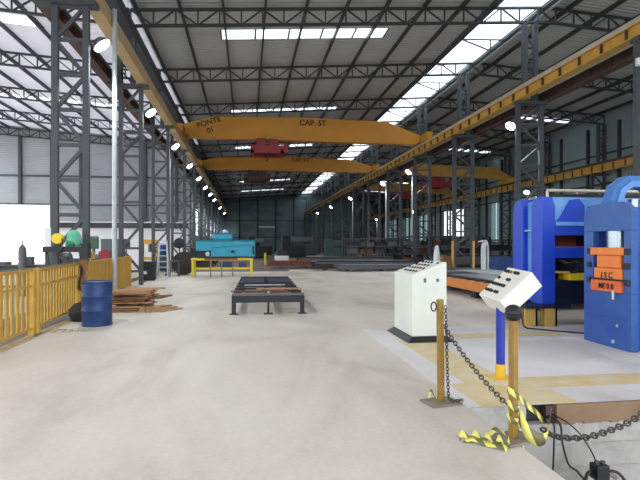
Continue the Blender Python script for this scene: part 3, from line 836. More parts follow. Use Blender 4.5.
m = MB(); m.lathe([(.2,1.0),(.24,1.03),(.24,1.25),(.25,1.28),(.24,1.31),(.24,1.6),(.2,1.66),(.1,1.68)], n=24); m.build('body', 'drum_blue', t, True)
m = MB(); m.box((-.26,-.26,.92), (.26,.26,1.0)); m.build('top_plate', 'steel_dark', t)
for a in (-1, 1):
    for b in (-1, 1): m = MB(); m.box((a*.22-.03,b*.22-.03,0), (a*.22+.03,b*.22+.03,.92)); m.build('leg', 'steel_dark', t)

# stepladder
t = thing('stepladder', 'open silver stepladder standing by the left column row', 'ladder', (-3.98, 25.1, 0), .04)
Hh = 1.78
for s_ in (-1, 1):
    m = MB(); m.beam((s_*.26,-.1,0), (s_*.17,.22,Hh), .06, .03, (0,1,0)); lab(m.build('front_rail', 'galv', t), 'silver rail')
    m = MB(); m.beam((s_*.27,.75,0), (s_*.17,.26,Hh-.05), .04, .025, (0,1,0)); m.build('rear_rail', 'galv', t)
for k in range(6):
    z = .27*(k+1); f = z/Hh; m = MB(); m.box((-.26+.09*f,-.1+.32*f-.04,z-.02), (.26-.09*f,-.1+.32*f+.05,z+.02)); m.build('step', 'galv', t)
m = MB(); m.box((-.2,.14,Hh-.02), (.2,.34,Hh+.03)); m.build('top_cap', 'galv', t)
bench_machine((-3.72, 27.1, 0), 0, 'small dark side table right of the stepladder', .6, .5, .8, 'steel_dark')
t = thing('cable_drum', 'large dark brown cable drum left of the yellow bench', 'drum', (-3.35, 28.4, 0))
for y in (-.35, .35): m = MB(); m.lathe([(.1,y-.03),(.62,y-.03),(.62,y+.03),(.1,y+.03)], (0,0,.62), 36, 'Y'); m.build('flange', 'cable_brown', t, True)
m = MB(); m.cyl((0,-.32,.62), (0,.32,.62), .45, 28); lab(m.build('cable', 'steel_black', t, True), 'wound black cable')
t = thing('workshop_fan', 'round dark fan on a stand above the cable drum in view', 'fan', (-3.82, 30, 0))
m = MB(); m.cyl((0,0,.03), (0,0,1.4), .03, 10); m.cyl((0,0,0), (0,0,.03), .3, 20); m.build('stand', 'steel_black', t, True)
m = MB(); m.lathe([(.27,-.09),(.3,-.08),(.3,.08),(.27,.09),(.28,.0)], (0,-.1,1.7), 28, 'Y'); m.build('cage', 'steel_black', t, True)
for k in range(4):
    a = k*math.pi/2; m = MB(); m.beam((.05*math.cos(a),-.1,1.7+.05*math.sin(a)), (.25*math.cos(a),-.08,1.7+.25*math.sin(a)), .02, .14, (math.sin(a),.4,-math.cos(a))); m.build('blade', 'steel_dark', t)
m = MB(); m.cyl((0,-.15,1.7), (0,.12,1.7), .07, 14); m.build('motor', 'steel_dark', t, True)
# second row of clutter further along the left columns
cabinet((-6.6, 26.5, 0), .0, 'pale grey tall cabinet behind the column row', 1.0, .5, 1.9, 'machine_grey')
lathe_machine((-7.6, 24.2, 0), .2, 'green-grey lathe in the left bay behind the tall pale pole', 'machine_green', 2.4)
cabinet((-5.4, 33.2, 0), .0, 'dark cabinet far along the left column row', .9, .5, 1.5, 'steel_dark')
drill_press((-6.9, 30.5, 0), .5, 'dark drill press far along the left column row', 'steel_dark')
for i, (x, y, l) in enumerate([(-3.1, 36, 'dark crate behind the blue-green machine, nearest of the far row'), (-3.1, 40.5, 'dark crate in the far row, second along the left columns'), (-3.2, 46, 'dark crate in the far row, third along the left columns')]):
    t = thing('machine_crate', l, 'crate', (x, y, 0)); m = MB(); m.box((-.7,-.8,.12), (.7,.8,1.4)); m.build('body', 'steel_black', t, bevel=.02)
    for a in (-.6, .6): m = MB(); m.box((a-.06,-.8,0), (a+.06,.8,.12)); m.build('skid', 'wood_dark', t)

# ---------------------------------------------------------------- yellow bench with the teal machine
t = thing('steel_bench', 'yellow steel bench under the turquoise machine', 'bench', (-1.22, 26.7, 0))
m = MB(); m.box((-1.56,-.45,.82), (1.53,.45,.93)); m.build('top_frame', 'bench_yellow', t, bevel=.01)
m = MB(); m.box((-.9,-.47,.85), (.75,-.452,.93)); lab(m.build('worn_edge', 'rust_red', t), 'rusty worn edge strip')
for x in (-1.47, 1.44):
    for y in (-.38, .38): m = MB(); m.box((x-.07,y-.07,0), (x+.07,y+.07,.82)); m.build('leg', 'bench_yellow', t)
for x in (-.6, -.05, .5):
    m = MB(); m.box((x-.035,-.42,0), (x+.035,-.35,.82)); lab(m.build('prop', 'plate_worn', t), 'grey brown prop')
m = MB(); m.box((-1.4,-.41,.36), (1.37,-.35,.46)); m.build('lower_rail', 'bench_yellow', t)
m = MB(); m.box((-1.4,-.34,.38), (1.37,.4,.42)); m.build('lower_shelf', 'bench_yellow', t)
for i, (x, w, h, c) in enumerate(((-1.0, .5, .3, 'steel_black'), (.2, .7, .3, 'machine_blue'), (1.0, .4, .26, 'machine_blue'))):
    t = thing('tool_box', ('black tool box on the lower shelf of the yellow bench', 'long blue tool box in the middle of the yellow bench shelf', 'small blue tool box at the right end of the yellow bench shelf')[i], 'tool box', (-1.22+x, 26.75, .4215))
    m = MB(); m.box((-w/2,-.2,0), (w/2,.2,h)); m.build('body', c, t, bevel=.01)
    m = MB(); m.tube([(-.1,0,h),(-.1,0,h+.05),(.1,0,h+.05),(.1,0,h)], .01); m.build('handle', 'steel_grey', t)
t = thing('shearing_machine', 'turquoise box-shaped machine lying on the yellow bench', 'machine', (-1.05, 26.7, .93))
m = MB(); m.box((-.75,-.4,.08), (1.46,.4,.86)); m.build('housing', 'teal', t, bevel=.02)
m = MB(); m.box((-1.5,-.4,.38), (-.75,.4,.86)); m.build('side_arm', 'teal', t, bevel=.02)
m = MB(); m.box((-1.5,-.42,.86), (1.5,.42,.93)); m.build('top_plate', 'teal_dark', t)
m = MB(); m.box((-1.45,-.36,0), (1.46,.36,.08)); m.build('base', 'steel_black', t)
m = MB(); m.beam((-.7,-.415,.53), (1.35,-.415,.69), .02, .03); m.build('guard_seam', 'teal_dark', t)
m = MB(); m.box((1.32,-.425,.2), (1.4,-.4,.62)); m.build('slot', 'black', t)
m = MB(); m.box((-1.35,-.3,.08), (-1.05,.1,.3)); m.build('gear_box', 'steel_black', t)
m = MB(); m.cyl((-.93,-.3,.22), (-.93,-.05,.22), .11, 16); lab(m.build('pulley', 'galv', t, True), 'pale round pulley')
m = MB(); m.box((.24,-.41,.28), (.42,-.4,.38)); lab(m.build('name_plate', 'pane_green', t), 'pale name plate')
m = MB(); m.box((-.7,-.3,.93), (.32,.3,1.22)); m.build('gear_cover', 'teal', t, bevel=.05)
m = MB(); m.cyl((-.07,-.1,1.2), (-.07,.2,1.34), .15, 16); m.build('motor', 'teal', t, True)
m = MB(); m.lathe([(.16,0),(.15,.08),(.08,.15),(.02,.17)], (-.05,0,1.3), 18); lab(m.build('cap', 'galv', t, True), 'pale dome cap')
m = MB(); m.beam((.1,0,1.18), (.5,0,1.2), .05, .05); m.build('lever', 'teal_dark', t)

# ---------------------------------------------------------------- roller table in the aisle
t = thing('roller_table', 'low black steel frame table with cross bars standing in the aisle', 'table', (.49, 11.9, 0), -.022)
Lt = 6.3; Ht = .48
for x in (-.79, .79):
    m = MB(); m.box((x-.04,0,Ht-.22), (x+.04,Lt,Ht-.05)); m.build('side_beam', 'steel_black', t)
m = MB(); m.box((-.02,.05,Ht-.18), (.06,Lt,Ht-.05)); m.build('centre_beam', 'steel_grey', t)
m = MB(); m.box((-.75,-.03,Ht-.21), (.75,.03,Ht-.06)); m.build('end_beam', 'steel_black', t)
m = MB(); m.box((-.75,Lt-.03,Ht-.24), (.75,Lt+.03,Ht-.06)); m.build('end_beam', 'steel_black', t)
ny = 9
for i in range(ny):
    y = .02+(Lt-.04)*i/(ny-1)
    m = MB(); m.box((-.83,y-.05,Ht-.05), (.83,y+.05,Ht+.0)); m.build('cross_bar', 'steel_grey' if i in (0,) else 'steel_black', t)
for y in (.0, Lt/2, Lt):
    for x in (-.79, 0, .79):
        m = MB(); w = .05 if x else .025; m.box((x-w,y-w,.015), (x+w,y+w,Ht-.06)); lg = m.build('leg', 'steel_black', t)
        m = MB(); m.box((x-.1,y-.1,0), (x+.1,y+.1,.015)); m.build('foot_plate', 'steel_black', lg)
t2 = [('wood_light', .3, 1.05, 1.15, 'pale wooden slat lying across the front of the black frame table'), ('galv', -.05, 2.3, 1.1, 'pale metal bar lying across the middle of the black frame table'), ('rust_red', -.2, .4, 1.35, 'rusty flat bar lying across the front end of the black frame table')]
for c, x, y, L, l in t2:
    m = MB(); m.box((-L/2,-.05,0), (L/2,.05,.025)); o = m.build('flat_bar', c); o.location = (.49+x+.022*y, 11.9+y, Ht+.002); o.rotation_euler.z = -.02; tag(o, l, 'bar')
for i, (x, y) in enumerate([(-.4, 4.3), (.42, 4.3)]):
    m = MB(); m.box((-.36,-1.1,0), (.36,1.1,.02)); o = m.build('steel_sheet', 'navy'); o.location = (.58+x, 11.9+y, Ht+.002); o.rotation_euler.z = -.022; tag(o, ('dark blue sheet lying on the left rear half of the black frame table', 'dark blue sheet lying on the right rear half of the black frame table')[i], 'sheet')
m = MB(); m.cyl((0,0,0), (0,0,.04), .035, 12); o = m.build('bolt_head', 'galv'); o.location = (.5, 11.92, Ht); tag(o, 'pale bolt standing on the front bar of the black frame table', 'bolt')

# ---------------------------------------------------------------- grey white control console
t = thing('control_console', 'large pale grey control console with sloped button top beside the aisle', 'control console', (2.69, 8.1, 0))
W, D = .6, 1.02
m = MB(); m.prism([(0,.09),(W,.09),(W,1.31),(W-.02,1.315),(0,1.11)], 'XZ', 0, D); m.build('body', 'console', t, bevel=.012)
m = MB(); m.hexa([(-.1,-.1,0),(W+.08,-.1,0),(W+.08,D+.16,0),(-.1,D+.16,0),(-.01,-.01,.09),(W+.01,-.01,.09),(W+.01,D+.02,.09),(-.01,D+.02,.09)]); lab(m.build('plinth', 'black', t), 'black sloped plinth')
sl = .205/(W-.02); ang = math.atan(sl)
def top(u, v, h=0.): # u across slope, v along Y
    return (u - math.sin(ang)*h, v, 1.11+sl*u+math.cos(ang)*h)
for r, u in enumerate((.12, .25, .38, .5)):
    for c in range(6):
        if (r*6+c) % 7 == 5: continue
        v = .14+.145*c
        col = 'red' if (r, c) == (2, 3) else ('button_grey' if (r+c) % 3 == 0 else 'black')
        m = MB(); m.cyl(top(u, v, 0), top(u, v, .022), .024, 12)
        b = m.build('push_button', col, t)
        if col == 'red': lab(b, 'red push button')
m = MB(); m.box((.2,-.012,.98), (.24,0,1.05)); m.build('key_lock', 'steel_grey', t)
m = MB(); m.box((.42,-.01,.99), (.46,0,1.04)); m.build('key_lock', 'steel_grey', t)

# ---------------------------------------------------------------- tilted control box on the blue post
t = thing('control_box', 'tilted pale control box with button rows on a blue and yellow post', 'control box', (3.02, 5.77, 0))
m = MB(); m.cyl((0,0,.12), (0,0,1.0), .052, 20); lab(m.build('post', 'blue_post', t, True), 'dark blue round post')
m = MB(); m.cyl((0,0,.012), (0,0,.17), .06, 20); lab(m.build('post_foot', 'foot_yellow', t, True), 'yellow painted post foot')
m = MB(); m.box((-.13,-.13,0), (.13,.13,.012)); m.build('base_plate', 'foot_yellow', t)
lo, hi = V((-.145, 0, .985)), V((.25, 0, 1.32)); nrm = V((.13, 0, -.165))
y0, y1 = -.27, .28; TL = .06
m = MB(); P = []
for yy in (y0, y1):
    P.append([V((p.x, yy, p.z-TL*(y1-yy))) for p in (lo, hi, hi+nrm, lo+nrm)])
m.add(P[0]+P[1], [(0,1,2,3),(7,6,5,4),(0,4,5,1),(1,5,6,2),(2,6,7,3),(3,7,4,0)])
m.build('case', 'console_box', t, bevel=.008)
dn = (hi-lo); un = dn.normalized(); nn = V((-un.z, 0, un.x))
rows = [(.86, [.1,.17,.24,.33,.5,.57,.64]), (.62, [.12,.5,.57]), (.42, [.12,.2,.28,.36,.44,.52,.6]), (.2, [.12,.2,.28,.36,.52,.6])]
for fu, cols in rows:
    for c in cols:
        p = lo + dn*fu + V((0, -TL*0 + y1 - (y1-y0)*c, -TL*(y1-y0)*c)); red_ = (fu == .86 and c == .33)
        m = MB(); m.cyl(p, p+nn*.022, .02, 12); b = m.build('push_button', 'red' if red_ else 'black', t)
        if red_: lab(b, 'red push button')

# ---------------------------------------------------------------- chain stanchions
def stanchion(x, y, h, label, lean=(0, 0), rz=0.):
    t = thing('chain_post', label, 'post', (x, y, 0), rz)
    m = MB(); m.box((-.17,-.13,0), (.17,.13,.02)); lab(m.build('base_plate', 'plate_worn', t, bevel=.004), 'worn grey brown steel base plate')
    m = MB(); w = .028; a, b = lean
    m.hexa([(-w,-w,.02),(w,-w,.02),(w,w,.02),(-w,w,.02),(a-w,b-w,h),(a+w,b-w,h),(a+w,b+w,h),(a-w,b+w,h)])
    m.build('upright', 'post_yellow', t, bevel=.004)
    return t
s1 = stanchion(1.945, 4.94, 1.05, 'worn yellow chain post by the pit corner, with chain hanging along it', (-.012, 0), .2)
m = MB(); m.link((-.085,0,.98), (0,0,1), (1,0,0), .09, .06, .008, 8, 16); m.build('ring', 'chain', s1, True)
s2 = stanchion(2.17, 3.93, .98, 'worn yellow chain post with black knob, wrapped in striped tape', (0, 0), .3)
m = MB(); prof = [(.02,.98),(.045,.98),(.06,1.0),(.066,1.015),(.06,1.025),(.068,1.04),(.062,1.055),(.066,1.07),(.055,1.09),(.03,1.105),(.01,1.11)]
m.lathe(prof, n=24); lab(m.build('knob', 'black', s2, True), 'black ribbed knob')

def smooth(P, n=5):
    P = [V(p) for p in P]; out = []
    for i in range(len(P)-1):
        a, b, c, d = P[max(i-1,0)], P[i], P[i+1], P[min(i+2,len(P)-1)]
        for k in range(n):
            t = k/n; out.append(.5*((2*b)+(c-a)*t+(2*a-5*b+4*c-d)*t*t+(3*b-a-3*c+d)*t**3))
    return out+[P[-1]]
def chain_obj(pts, label, L=.055, W=.036, r=.0062, mt='chain'):
    P = [V(p) for p in pts]; m = MB()
    seg = []; 
    for a, b in zip(P, P[1:]): seg.append((b-a).length)
    tot = sum(seg); step = L-2.4*r; n = int(tot/step)
    for i in range(n):
        s_ = (i+.5)*tot/n; k = 0
        while k < len(seg)-1 and s_ > seg[k]: s_ -= seg[k]; k += 1
        d = (P[k+1]-P[k]).normalized(); c = P[k]+d*s_
        u = V((0,0,1)) if abs(d.z) < .9 else V((1,0,0)); a = d.cross(u).normalized(); b = d.cross(a)
        tw = .78 if i % 2 else -.78
        m.link(c, d, a*math.cos(tw)+b*math.sin(tw), L, W, r, 6, 10)
    o = m.build('chain', mt, None, True); return tag(o, label, 'chain')
def sag(a, b, drop, n=14):
    a, b = V(a), V(b); return [a+(b-a)*(i/n)+V((0,0,-drop*4*(i/n)*(1-i/n))) for i in range(n+1)]
chain_obj([(1.965,4.875,.99),(1.975,4.872,.7),(1.985,4.872,.35),(1.995,4.865,.07),(2.03,4.855,.042),(2.1,4.87,.04),(2.16,4.9,.036)], 'rusty chain hanging down the post at the pit corner onto its foot', .042, .028, .0048)
chain_obj(sag((1.985,5.02,.8), (2.13,3.96,.28), .05), 'thin chain running from the pit corner post down to the taped post')
chain_obj(smooth([(2.5,4.05,.03),(2.66,4.08,-.06),(2.96,4.15,-.11),(3.3,4.24,-.09),(3.68,4.35,-.01),(4.4,4.6,.3)], 6), 'heavy dark chain slung across the pit from the loop of striped tape', .075, .05, .0085)

# striped tape
def ribbon(pts, width, up, label, name='hazard_tape'):
    P = [V(p) for p in pts]; me = bpy.data.meshes.new(name); vs = []; fs = []; uv = []
    dist = 0; ups = up if isinstance(up, list) else [up]*len(P)
    for i, p in enumerate(P):
        u = V(ups[i]).normalized()*width/2
        if i: dist += (P[i]-P[i-1]).length
        vs += [p-u, p+u]; uv += [(dist/width, 0), (dist/width, 1)]
    for i in range(len(P)-1): fs.append((2*i, 2*i+1, 2*i+3, 2*i+2))
    me.from_pydata(vs, [], fs); me.materials.append(MATS['hazard_tape'])
    lay = me.uv_layers.new(name='UVMap')
    for pl in me.polygons:
        pl.use_smooth = True
        for li in pl.loop_indices: lay.data[li].uv = uv[me.loops[li].vertex_index]
    o = bpy.data.objects.new(name, me); COL.objects.link(o)
    so = o.modifiers.new('thick', 'SOLIDIFY'); so.thickness = .0015
    return tag(o, label, 'tape') if label else o
pts = []; 
for i in range(49):
    a = i*.42; r = .045; z = .46 - .34*i/48 + .01*math.sin(i*.9)
    pts.append((2.17+r*math.cos(a), 3.93+r*math.sin(a), z))
ribbon(pts, .05, (.25,.1,1), 'yellow and black tape wound spirally around the knobbed post')
pts = [(2.2,3.89,.22),(2.23,3.82,.1),(2.31,3.80,.04),(2.42,3.86,.03),(2.5,3.96,.08),(2.56,4.03,.15)]
ribbon(smooth(pts), .115, (.1,-.2,1), 'broad loop of yellow and black tape drooping beside the knobbed post over the pit edge')
pts = [(2.21,3.92,.36),(2.3,3.96,.27),(2.4,4.0,.2),(2.5,4.03,.1)]
ribbon(smooth(pts), .05, (.2,.3,1), 'narrow strip of tape from the knobbed post to the pit chain')
pts = [(1.72,3.97,.02),(1.76,3.99,.05),(1.8,3.93,.015),(1.85,3.95,.06),(1.88,3.87,.02),(1.93,3.9,.05),(1.95,3.8,.015),(2.0,3.84,.055),(2.02,3.76,.02),(2.08,3.83,.04)]
ribbon(smooth(pts), .06, (.1,.5,.6), 'crumpled yellow and black tape lying on the floor left of the knobbed post')
pts = [(1.74,3.93,.012),(1.82,3.9,.03),(1.9,3.82,.015),(1.97,3.74,.03),(1.99,3.7,.012)]
ribbon(smooth(pts), .055, (.5,.5,.25), 'short flat tape end on the floor before the crumpled tape')
ribbon(smooth([(1.98,3.98,.012),(2.06,4.03,.05),(2.13,4.0,.03)]), .05, (.1,.7,.4), 'small twist of tape at the foot of the knobbed post')
ribbon(smooth([(1.83,4.99,.03),(1.87,5.02,.1),(1.9,4.99,.06),(1.93,5.02,.03)]), .045, (0,.4,.8), 'scrap of yellow tape behind the foot of the pit corner post')

# ---------------------------------------------------------------- pit contents
def hose(pts, r, label, m_='hose'):
    m = MB(); m.tube(smooth(pts, 8), r, 10); return tag(m.build('hydraulic_hose', m_, None, True), label, 'hose')
hose([(2.98,4.83,-.13),(2.97,4.62,-.15),(2.93,4.55,-.35),(2.92,4.55,-.8),(2.93,4.5,-1.43)], .009, 'black hose dropping straight from the dark recess in the pit wall')
hose([(3.0,4.83,-.12),(3.02,4.6,-.14),(3.0,4.52,-.3),(3.05,4.5,-.5),(3.14,4.48,-.58),(3.2,4.45,-.75),(3.18,4.45,-1.43)], .01, 'black hose with a bend below the pit recess')
hose([(3.03,4.83,-.1),(3.1,4.55,-.14),(3.24,4.52,-.3),(3.34,4.5,-.5),(3.37,4.5,-.7),(3.33,4.45,-1.43)], .007, 'thin black hose arcing right from the pit recess')
hose([(3.23,4.4,-.54),(3.15,4.36,-.53),(3.08,4.3,-.6),(3.04,4.25,-.75),(3.04,4.25,-1.43)], .016, 'thick black hose curving into the left of the black valve block')
hose([(3.37,4.36,-.52),(3.46,4.34,-.55),(3.55,4.3,-.7),(3.6,4.3,-.9),(3.6,4.3,-1.43)], .014, 'thick black hose leaving the right of the black valve block')
hose([(4.02,4.62,.0),(3.98,4.58,-.2),(3.96,4.55,-.5),(4.0,4.5,-.75),(4.05,4.5,-1.43)], .009, 'black hose at the right edge of the pit')
for i, x in enumerate((2.5, 2.58, 2.68)):
    hose([(x,4.72,-.22),(x+.02,4.7,-.5),(x-.02,4.7,-1.43)], .014, ('leftmost of three pale pipes on the pit back wall', 'middle one of three pale pipes on the pit back wall', 'rightmost of three pale pipes on the pit back wall')[i], 'pipe_white')
t = thing('valve_block', 'black hydraulic valve block in the pit among the hoses', 'valve', (3.3, 4.4, -1.4))
m = MB(); m.box((-.065,-.06,.79), (.065,.06,.93)); m.build('block', 'black', t, bevel=.008)
m = MB(); m.cyl((-.03,0,.93), (-.03,0,.96), .022, 12); m.cyl((.035,0,.93), (.035,0,.955), .022, 12); m.build('port', 'steel_dark', t)
m = MB(); m.cyl((0,0,-.05), (0,0,.78), .025, 12); m.build('stand_pipe', 'steel_dark', t)
m = MB(); m.cyl((.065,-.02,.86), (.15,-.03,.8), .02, 12); lab(m.build('fitting', 'plate_worn', t), 'pale brass fitting')

# ---------------------------------------------------------------- near blue press
t = thing('forging_press', 'nearest tall blue press with orange tool block in its window, at the right edge', 'press', (5.65, 6.6, 0))
# side frame facing the aisle: outline with chamfered top corners, window cut through
def plate(mb, x0, x1):
    mb.prism([(.24,0),(1.32,0),(1.32,.86),(.24,.86)], 'YZ', x0, x1)
    mb.prism([(.24,.86),(.4,.86),(.4,1.82),(.24,1.82)], 'YZ', x0, x1)
    mb.prism([(1.09,.86),(1.32,.86),(1.32,1.82),(1.09,1.82)], 'YZ', x0, x1)
    mb.prism([(.24,1.82),(1.32,1.82),(1.32,2.12),(1.12,2.26),(.42,2.26),(.24,2.12)], 'YZ', x0, x1)
m = MB(); plate(m, 0, .12); m.build('side_frame', 'press_blue', t, bevel=.008)
m = MB(); plate(m, .9, 1.02); m.build('side_frame', 'press_blue', t, bevel=.008)
m = MB(); m.box((.12,.3,0), (.9,.37,2.0)); m.box((.12,1.18,0), (.9,1.28,2.05)); m.build('web_plate', 'press_deep', t)
m = MB(); m.box((.12,.37,0), (.9,1.18,.8)); m.build('bed', 'press_deep', t)
m = MB(); m.box((.12,.37,1.86), (.9,1.18,2.18)); m.build('crown', 'press_deep', t)
m = MB(); m.box((-.012,.34,.42), (0,1.06,.46)); m.box((-.006,.36,.0), (0,1.04,.42)); lab(m.build('lower_cover', 'press_blue', t, bevel=.006), 'raised lower cover plate')
m = MB(); m.cyl((-.035,.5,.36), (-.02,.5,.36), .025, 12); m.cyl((-.03,.6,.1),(-.0,.6,.1),.03,12); m.build('bolt', 'galv', t)
m = MB(); m.cyl((.2,.74,1.5), (.2,.74,1.86), .185, 28); lab(m.build('ram', 'chrome', t, True), 'shiny steel ram')
m = MB(); m.box((-.03,.36,1.44), (.42,1.12,1.56)); m.build('ram_plate', 'orange', t, bevel=.01)
m = MB(); m.box((.0,.46,1.24), (.4,1.0,1.44)); m.build('ram_block', 'orange', t, bevel=.01)
m = MB(); m.box((-.02,.42,1.07), (.42,1.04,1.235)); up = m.build('upper_die', 'orange', t, bevel=.008)
m = MB(); m.box((-.05,.4,.865), (.42,1.08,1.04)); dn_ = m.build('lower_die', 'orange_red', t, bevel=.008)
m = MB(); m.box((-.0,.4,1.04), (.4,1.06,1.07)); m.build('die_gap', 'black', t)
text('( S C', 'lettering', up, (-.024, .74, 1.12), (math.pi/2, 0, -math.pi/2), .13, 'lettering', .003)
text('ME 0 8', 'lettering', dn_, (-.054, .72, .95), (math.pi/2, 0, -math.pi/2), .12, 'lettering', .003)
for z in (1.03, 1.28, 1.5):
    for ya, yb in ((.26, .36), (1.12, 1.2)):
        m = MB(); m.box((-.035,ya,z-.045), (.0,yb,z+.045)); m.build('guide_lug', 'press_dark', t, bevel=.006)
m = MB(); m.cyl((-.06,.55,.76), (-.06,.55,.9), .02, 10); lab(m.build('pin', 'galv', t), 'pale pin')
# arch yoke behind, carried on the bed
def octo(cx, cz, R, n=7, legs=0.):
    P = [(cx-R, cz-legs)]
    for i in range(n): a = math.pi*(1-i/(n-1)); P.append((cx+R*math.cos(a), cz+R*math.sin(a)))
    return P+[(cx+R, cz-legs)]
def arch(mb, Ro, Ri, y0, y1, cx=1.5, cz=2.4, legs=.44, n=6):
    A = octo(cx, cz, Ro, n, legs); B = octo(cx, cz, Ri, n, legs)
    for i in range(len(A)-1):
        q = [A[i], A[i+1], B[i+1], B[i]]
        mb.prism(q, 'XZ', y0, y1)
m = MB(); arch(m, .51, .35, 1.95, 2.2); lab(m.build('yoke', 'yoke_blue', t, bevel=.01), 'light blue arched yoke')
m = MB(); arch(m, .4, .29, 1.9, 1.95); m.build('yoke_rim', 'press_light', t)
m = MB(); m.box((.94,1.5,0), (2.1,2.1,1.96)); m.build('yoke_stand', 'press_deep', t)
m = MB(); m.cyl((1.5,2.0,1.96), (1.5,2.0,2.45), .1, 16); lab(m.build('cylinder_rod', 'chrome', t, True), 'bright cylinder rod')
m = MB(); m.box((1.25,1.9,1.96), (1.8,2.1,2.12)); m.build('rod_block', 'press_deep', t)
t = thing('electrical_cabinet', 'pale grey cabinet standing just past the nearest blue press', 'cabinet', (6.3, 6.05, 0))
m = MB(); m.box((0,0,.0), (.7,.45,1.55)); m.build('body', 'console', t, bevel=.01)
m = MB(); m.box((-.01,.04,.08), (0,.41,1.5)); m.build('door', 'console', t)

# ---------------------------------------------------------------- far blue press
t = thing('plate_press', 'long deep blue press with slotted front standing behind the tilted control box', 'press', (5.75, 9.34, 0))
Ytop = 2.57
def side(y0, y1):
    m = MB(); c = .1
    m.prism([(y0,.42),(y1,.42),(y1,Ytop-.2),(y1-c,Ytop-.03),(y0+c,Ytop),(y0,Ytop-.2)], 'YZ', 0, .3); return m.build('side_frame', 'press_deep', t, bevel=.02)
side(0, .38); side(.7, 1.09)
m = MB(); m.box((.12,.38,.45), (.28,.7,Ytop-.08)); lab(m.build('side_recess', 'press_light', t), 'light blue recessed strip')
m = MB(); m.cyl((.06,.4,1.9), (.06,.72,1.9), .02, 10); m.build('hinge_pin', 'galv', t)
m = MB(); m.box((.3,.1,2.06), (3.3,1.0,2.56)); lab(m.build('top_beam', 'press_light', t, bevel=.015), 'patchy light blue top beam')
m = MB(); m.prism([(.36,2.06),(.98,2.06),(.98,2.4),(.86,2.53),(.66,2.5),(.46,2.16)], 'XZ', .07, .1); m.build('front_gusset', 'press_deep', t)
m = MB(); m.box((.305,-.01,1.985), (3.3,.2,2.06)); lab(m.build('ledge', 'press_light', t), 'bright blue ledge')
m = MB(); m.box((.29,.02,1.79), (3.3,.95,1.98)); m.build('upper_beam', 'press_deep', t, bevel=.01)
m = MB(); m.box((.3,.4,1.56), (3.3,.9,1.79)); lab(m.build('slot_back', 'rust_red', t), 'rusty red slot interior')
m = MB(); m.box((.29,.04,1.34), (3.0,.9,1.56)); m.build('ram_beam', 'press_deep', t, bevel=.01)
m = MB(); m.box((.3,.06,1.555), (1.0,.3,1.575)); m.build('wear_strip', 'rust_red', t)
m = MB(); m.box((.3,.4,.9), (3.3,.9,1.34)); m.build('lower_slot_back', 'press_dark', t)
m = MB(); m.box((.2,.02,1.04), (.62,.4,1.075)); lab(m.build('tray', 'foot_wood', t), 'pale yellow tray edge')
m = MB(); m.box((.56,-.06,.9), (1.5,.3,1.03)); lab(m.build('stop_bar', 'reel_yellow', t, bevel=.006), 'bright yellow stop bar')
m = MB(); m.box((.29,.03,.42), (3.3,1.0,.9)); lab(m.build('bed', 'press_dark', t, bevel=.01), 'very dark blue lower bed')
m = MB(); m.tube(smooth([(.45,.1,1.3),(.6,.04,1.22),(.75,.02,1.25),(.8,.05,1.1),(.7,.08,1.02)], 6), .035, 10); m.build('hose', 'hose', t, True)
m = MB(); m.box((1.02,.02,1.34), (1.14,.42,1.79)); m.build('end_post', 'press_dark', t)
m = MB(); m.box((-.38,-.12,.36), (.55,1.2,.42)); lab(m.build('base_plate', 'press_dark', t), 'dark base plate on the yellow feet')
for (x, y) in ((-.22, .08), (.16, .02), (-.22, .98), (.16, .98), (2.8, .1), (2.8, .98)):
    m = MB(); m.box((x-.13,y-.09,0), (x+.13,y-.05,.36)); m.box((x-.13,y+.05,0), (x+.13,y+.09,.36)); m.box((x-.02,y-.05,0), (x+.02,y+.05,.36)); m.box((x+.09,y-.09,0), (x+.13,y+.09,.36))
    lab(m.build('foot', 'foot_wood', t), 'yellow steel foot')
m = MB(); m.tube([(.25,.2,2.7),(3.2,.2,2.7)], .035, 10); m.tube([(.25,.2,2.56),(.25,.2,2.7)], .03, 8); m.tube([(.9,.2,2.56),(.9,.2,2.7)], .02, 8); m.tube([(3.2,.2,2.56),(3.2,.2,2.7)], .03, 8)
lab(m.build('top_pipe', 'rail_pale', t, True), 'pale pinkish pipe on top')
m = MB(); m.box((.3,.14,2.56), (3.2,.4,2.63)); m.build('pipe_gap_shade', 'black', t)  # black strip standing in for the shaded gap under the pipe
m = MB(); m.tube([(1.0,.06,2.08),(1.12,.06,2.1),(1.14,.06,2.32),(1.06,.06,2.36)], .018, 8); m.build('conduit', 'press_deep', t, True)
hose([(5.2,9.12,.3),(5.16,9.02,.18),(5.2,9.0,.05),(5.4,8.95,.016),(6.0,8.4,.016),(6.3,8.5,.016)], .014, 'black hose running on the floor before the far blue press')

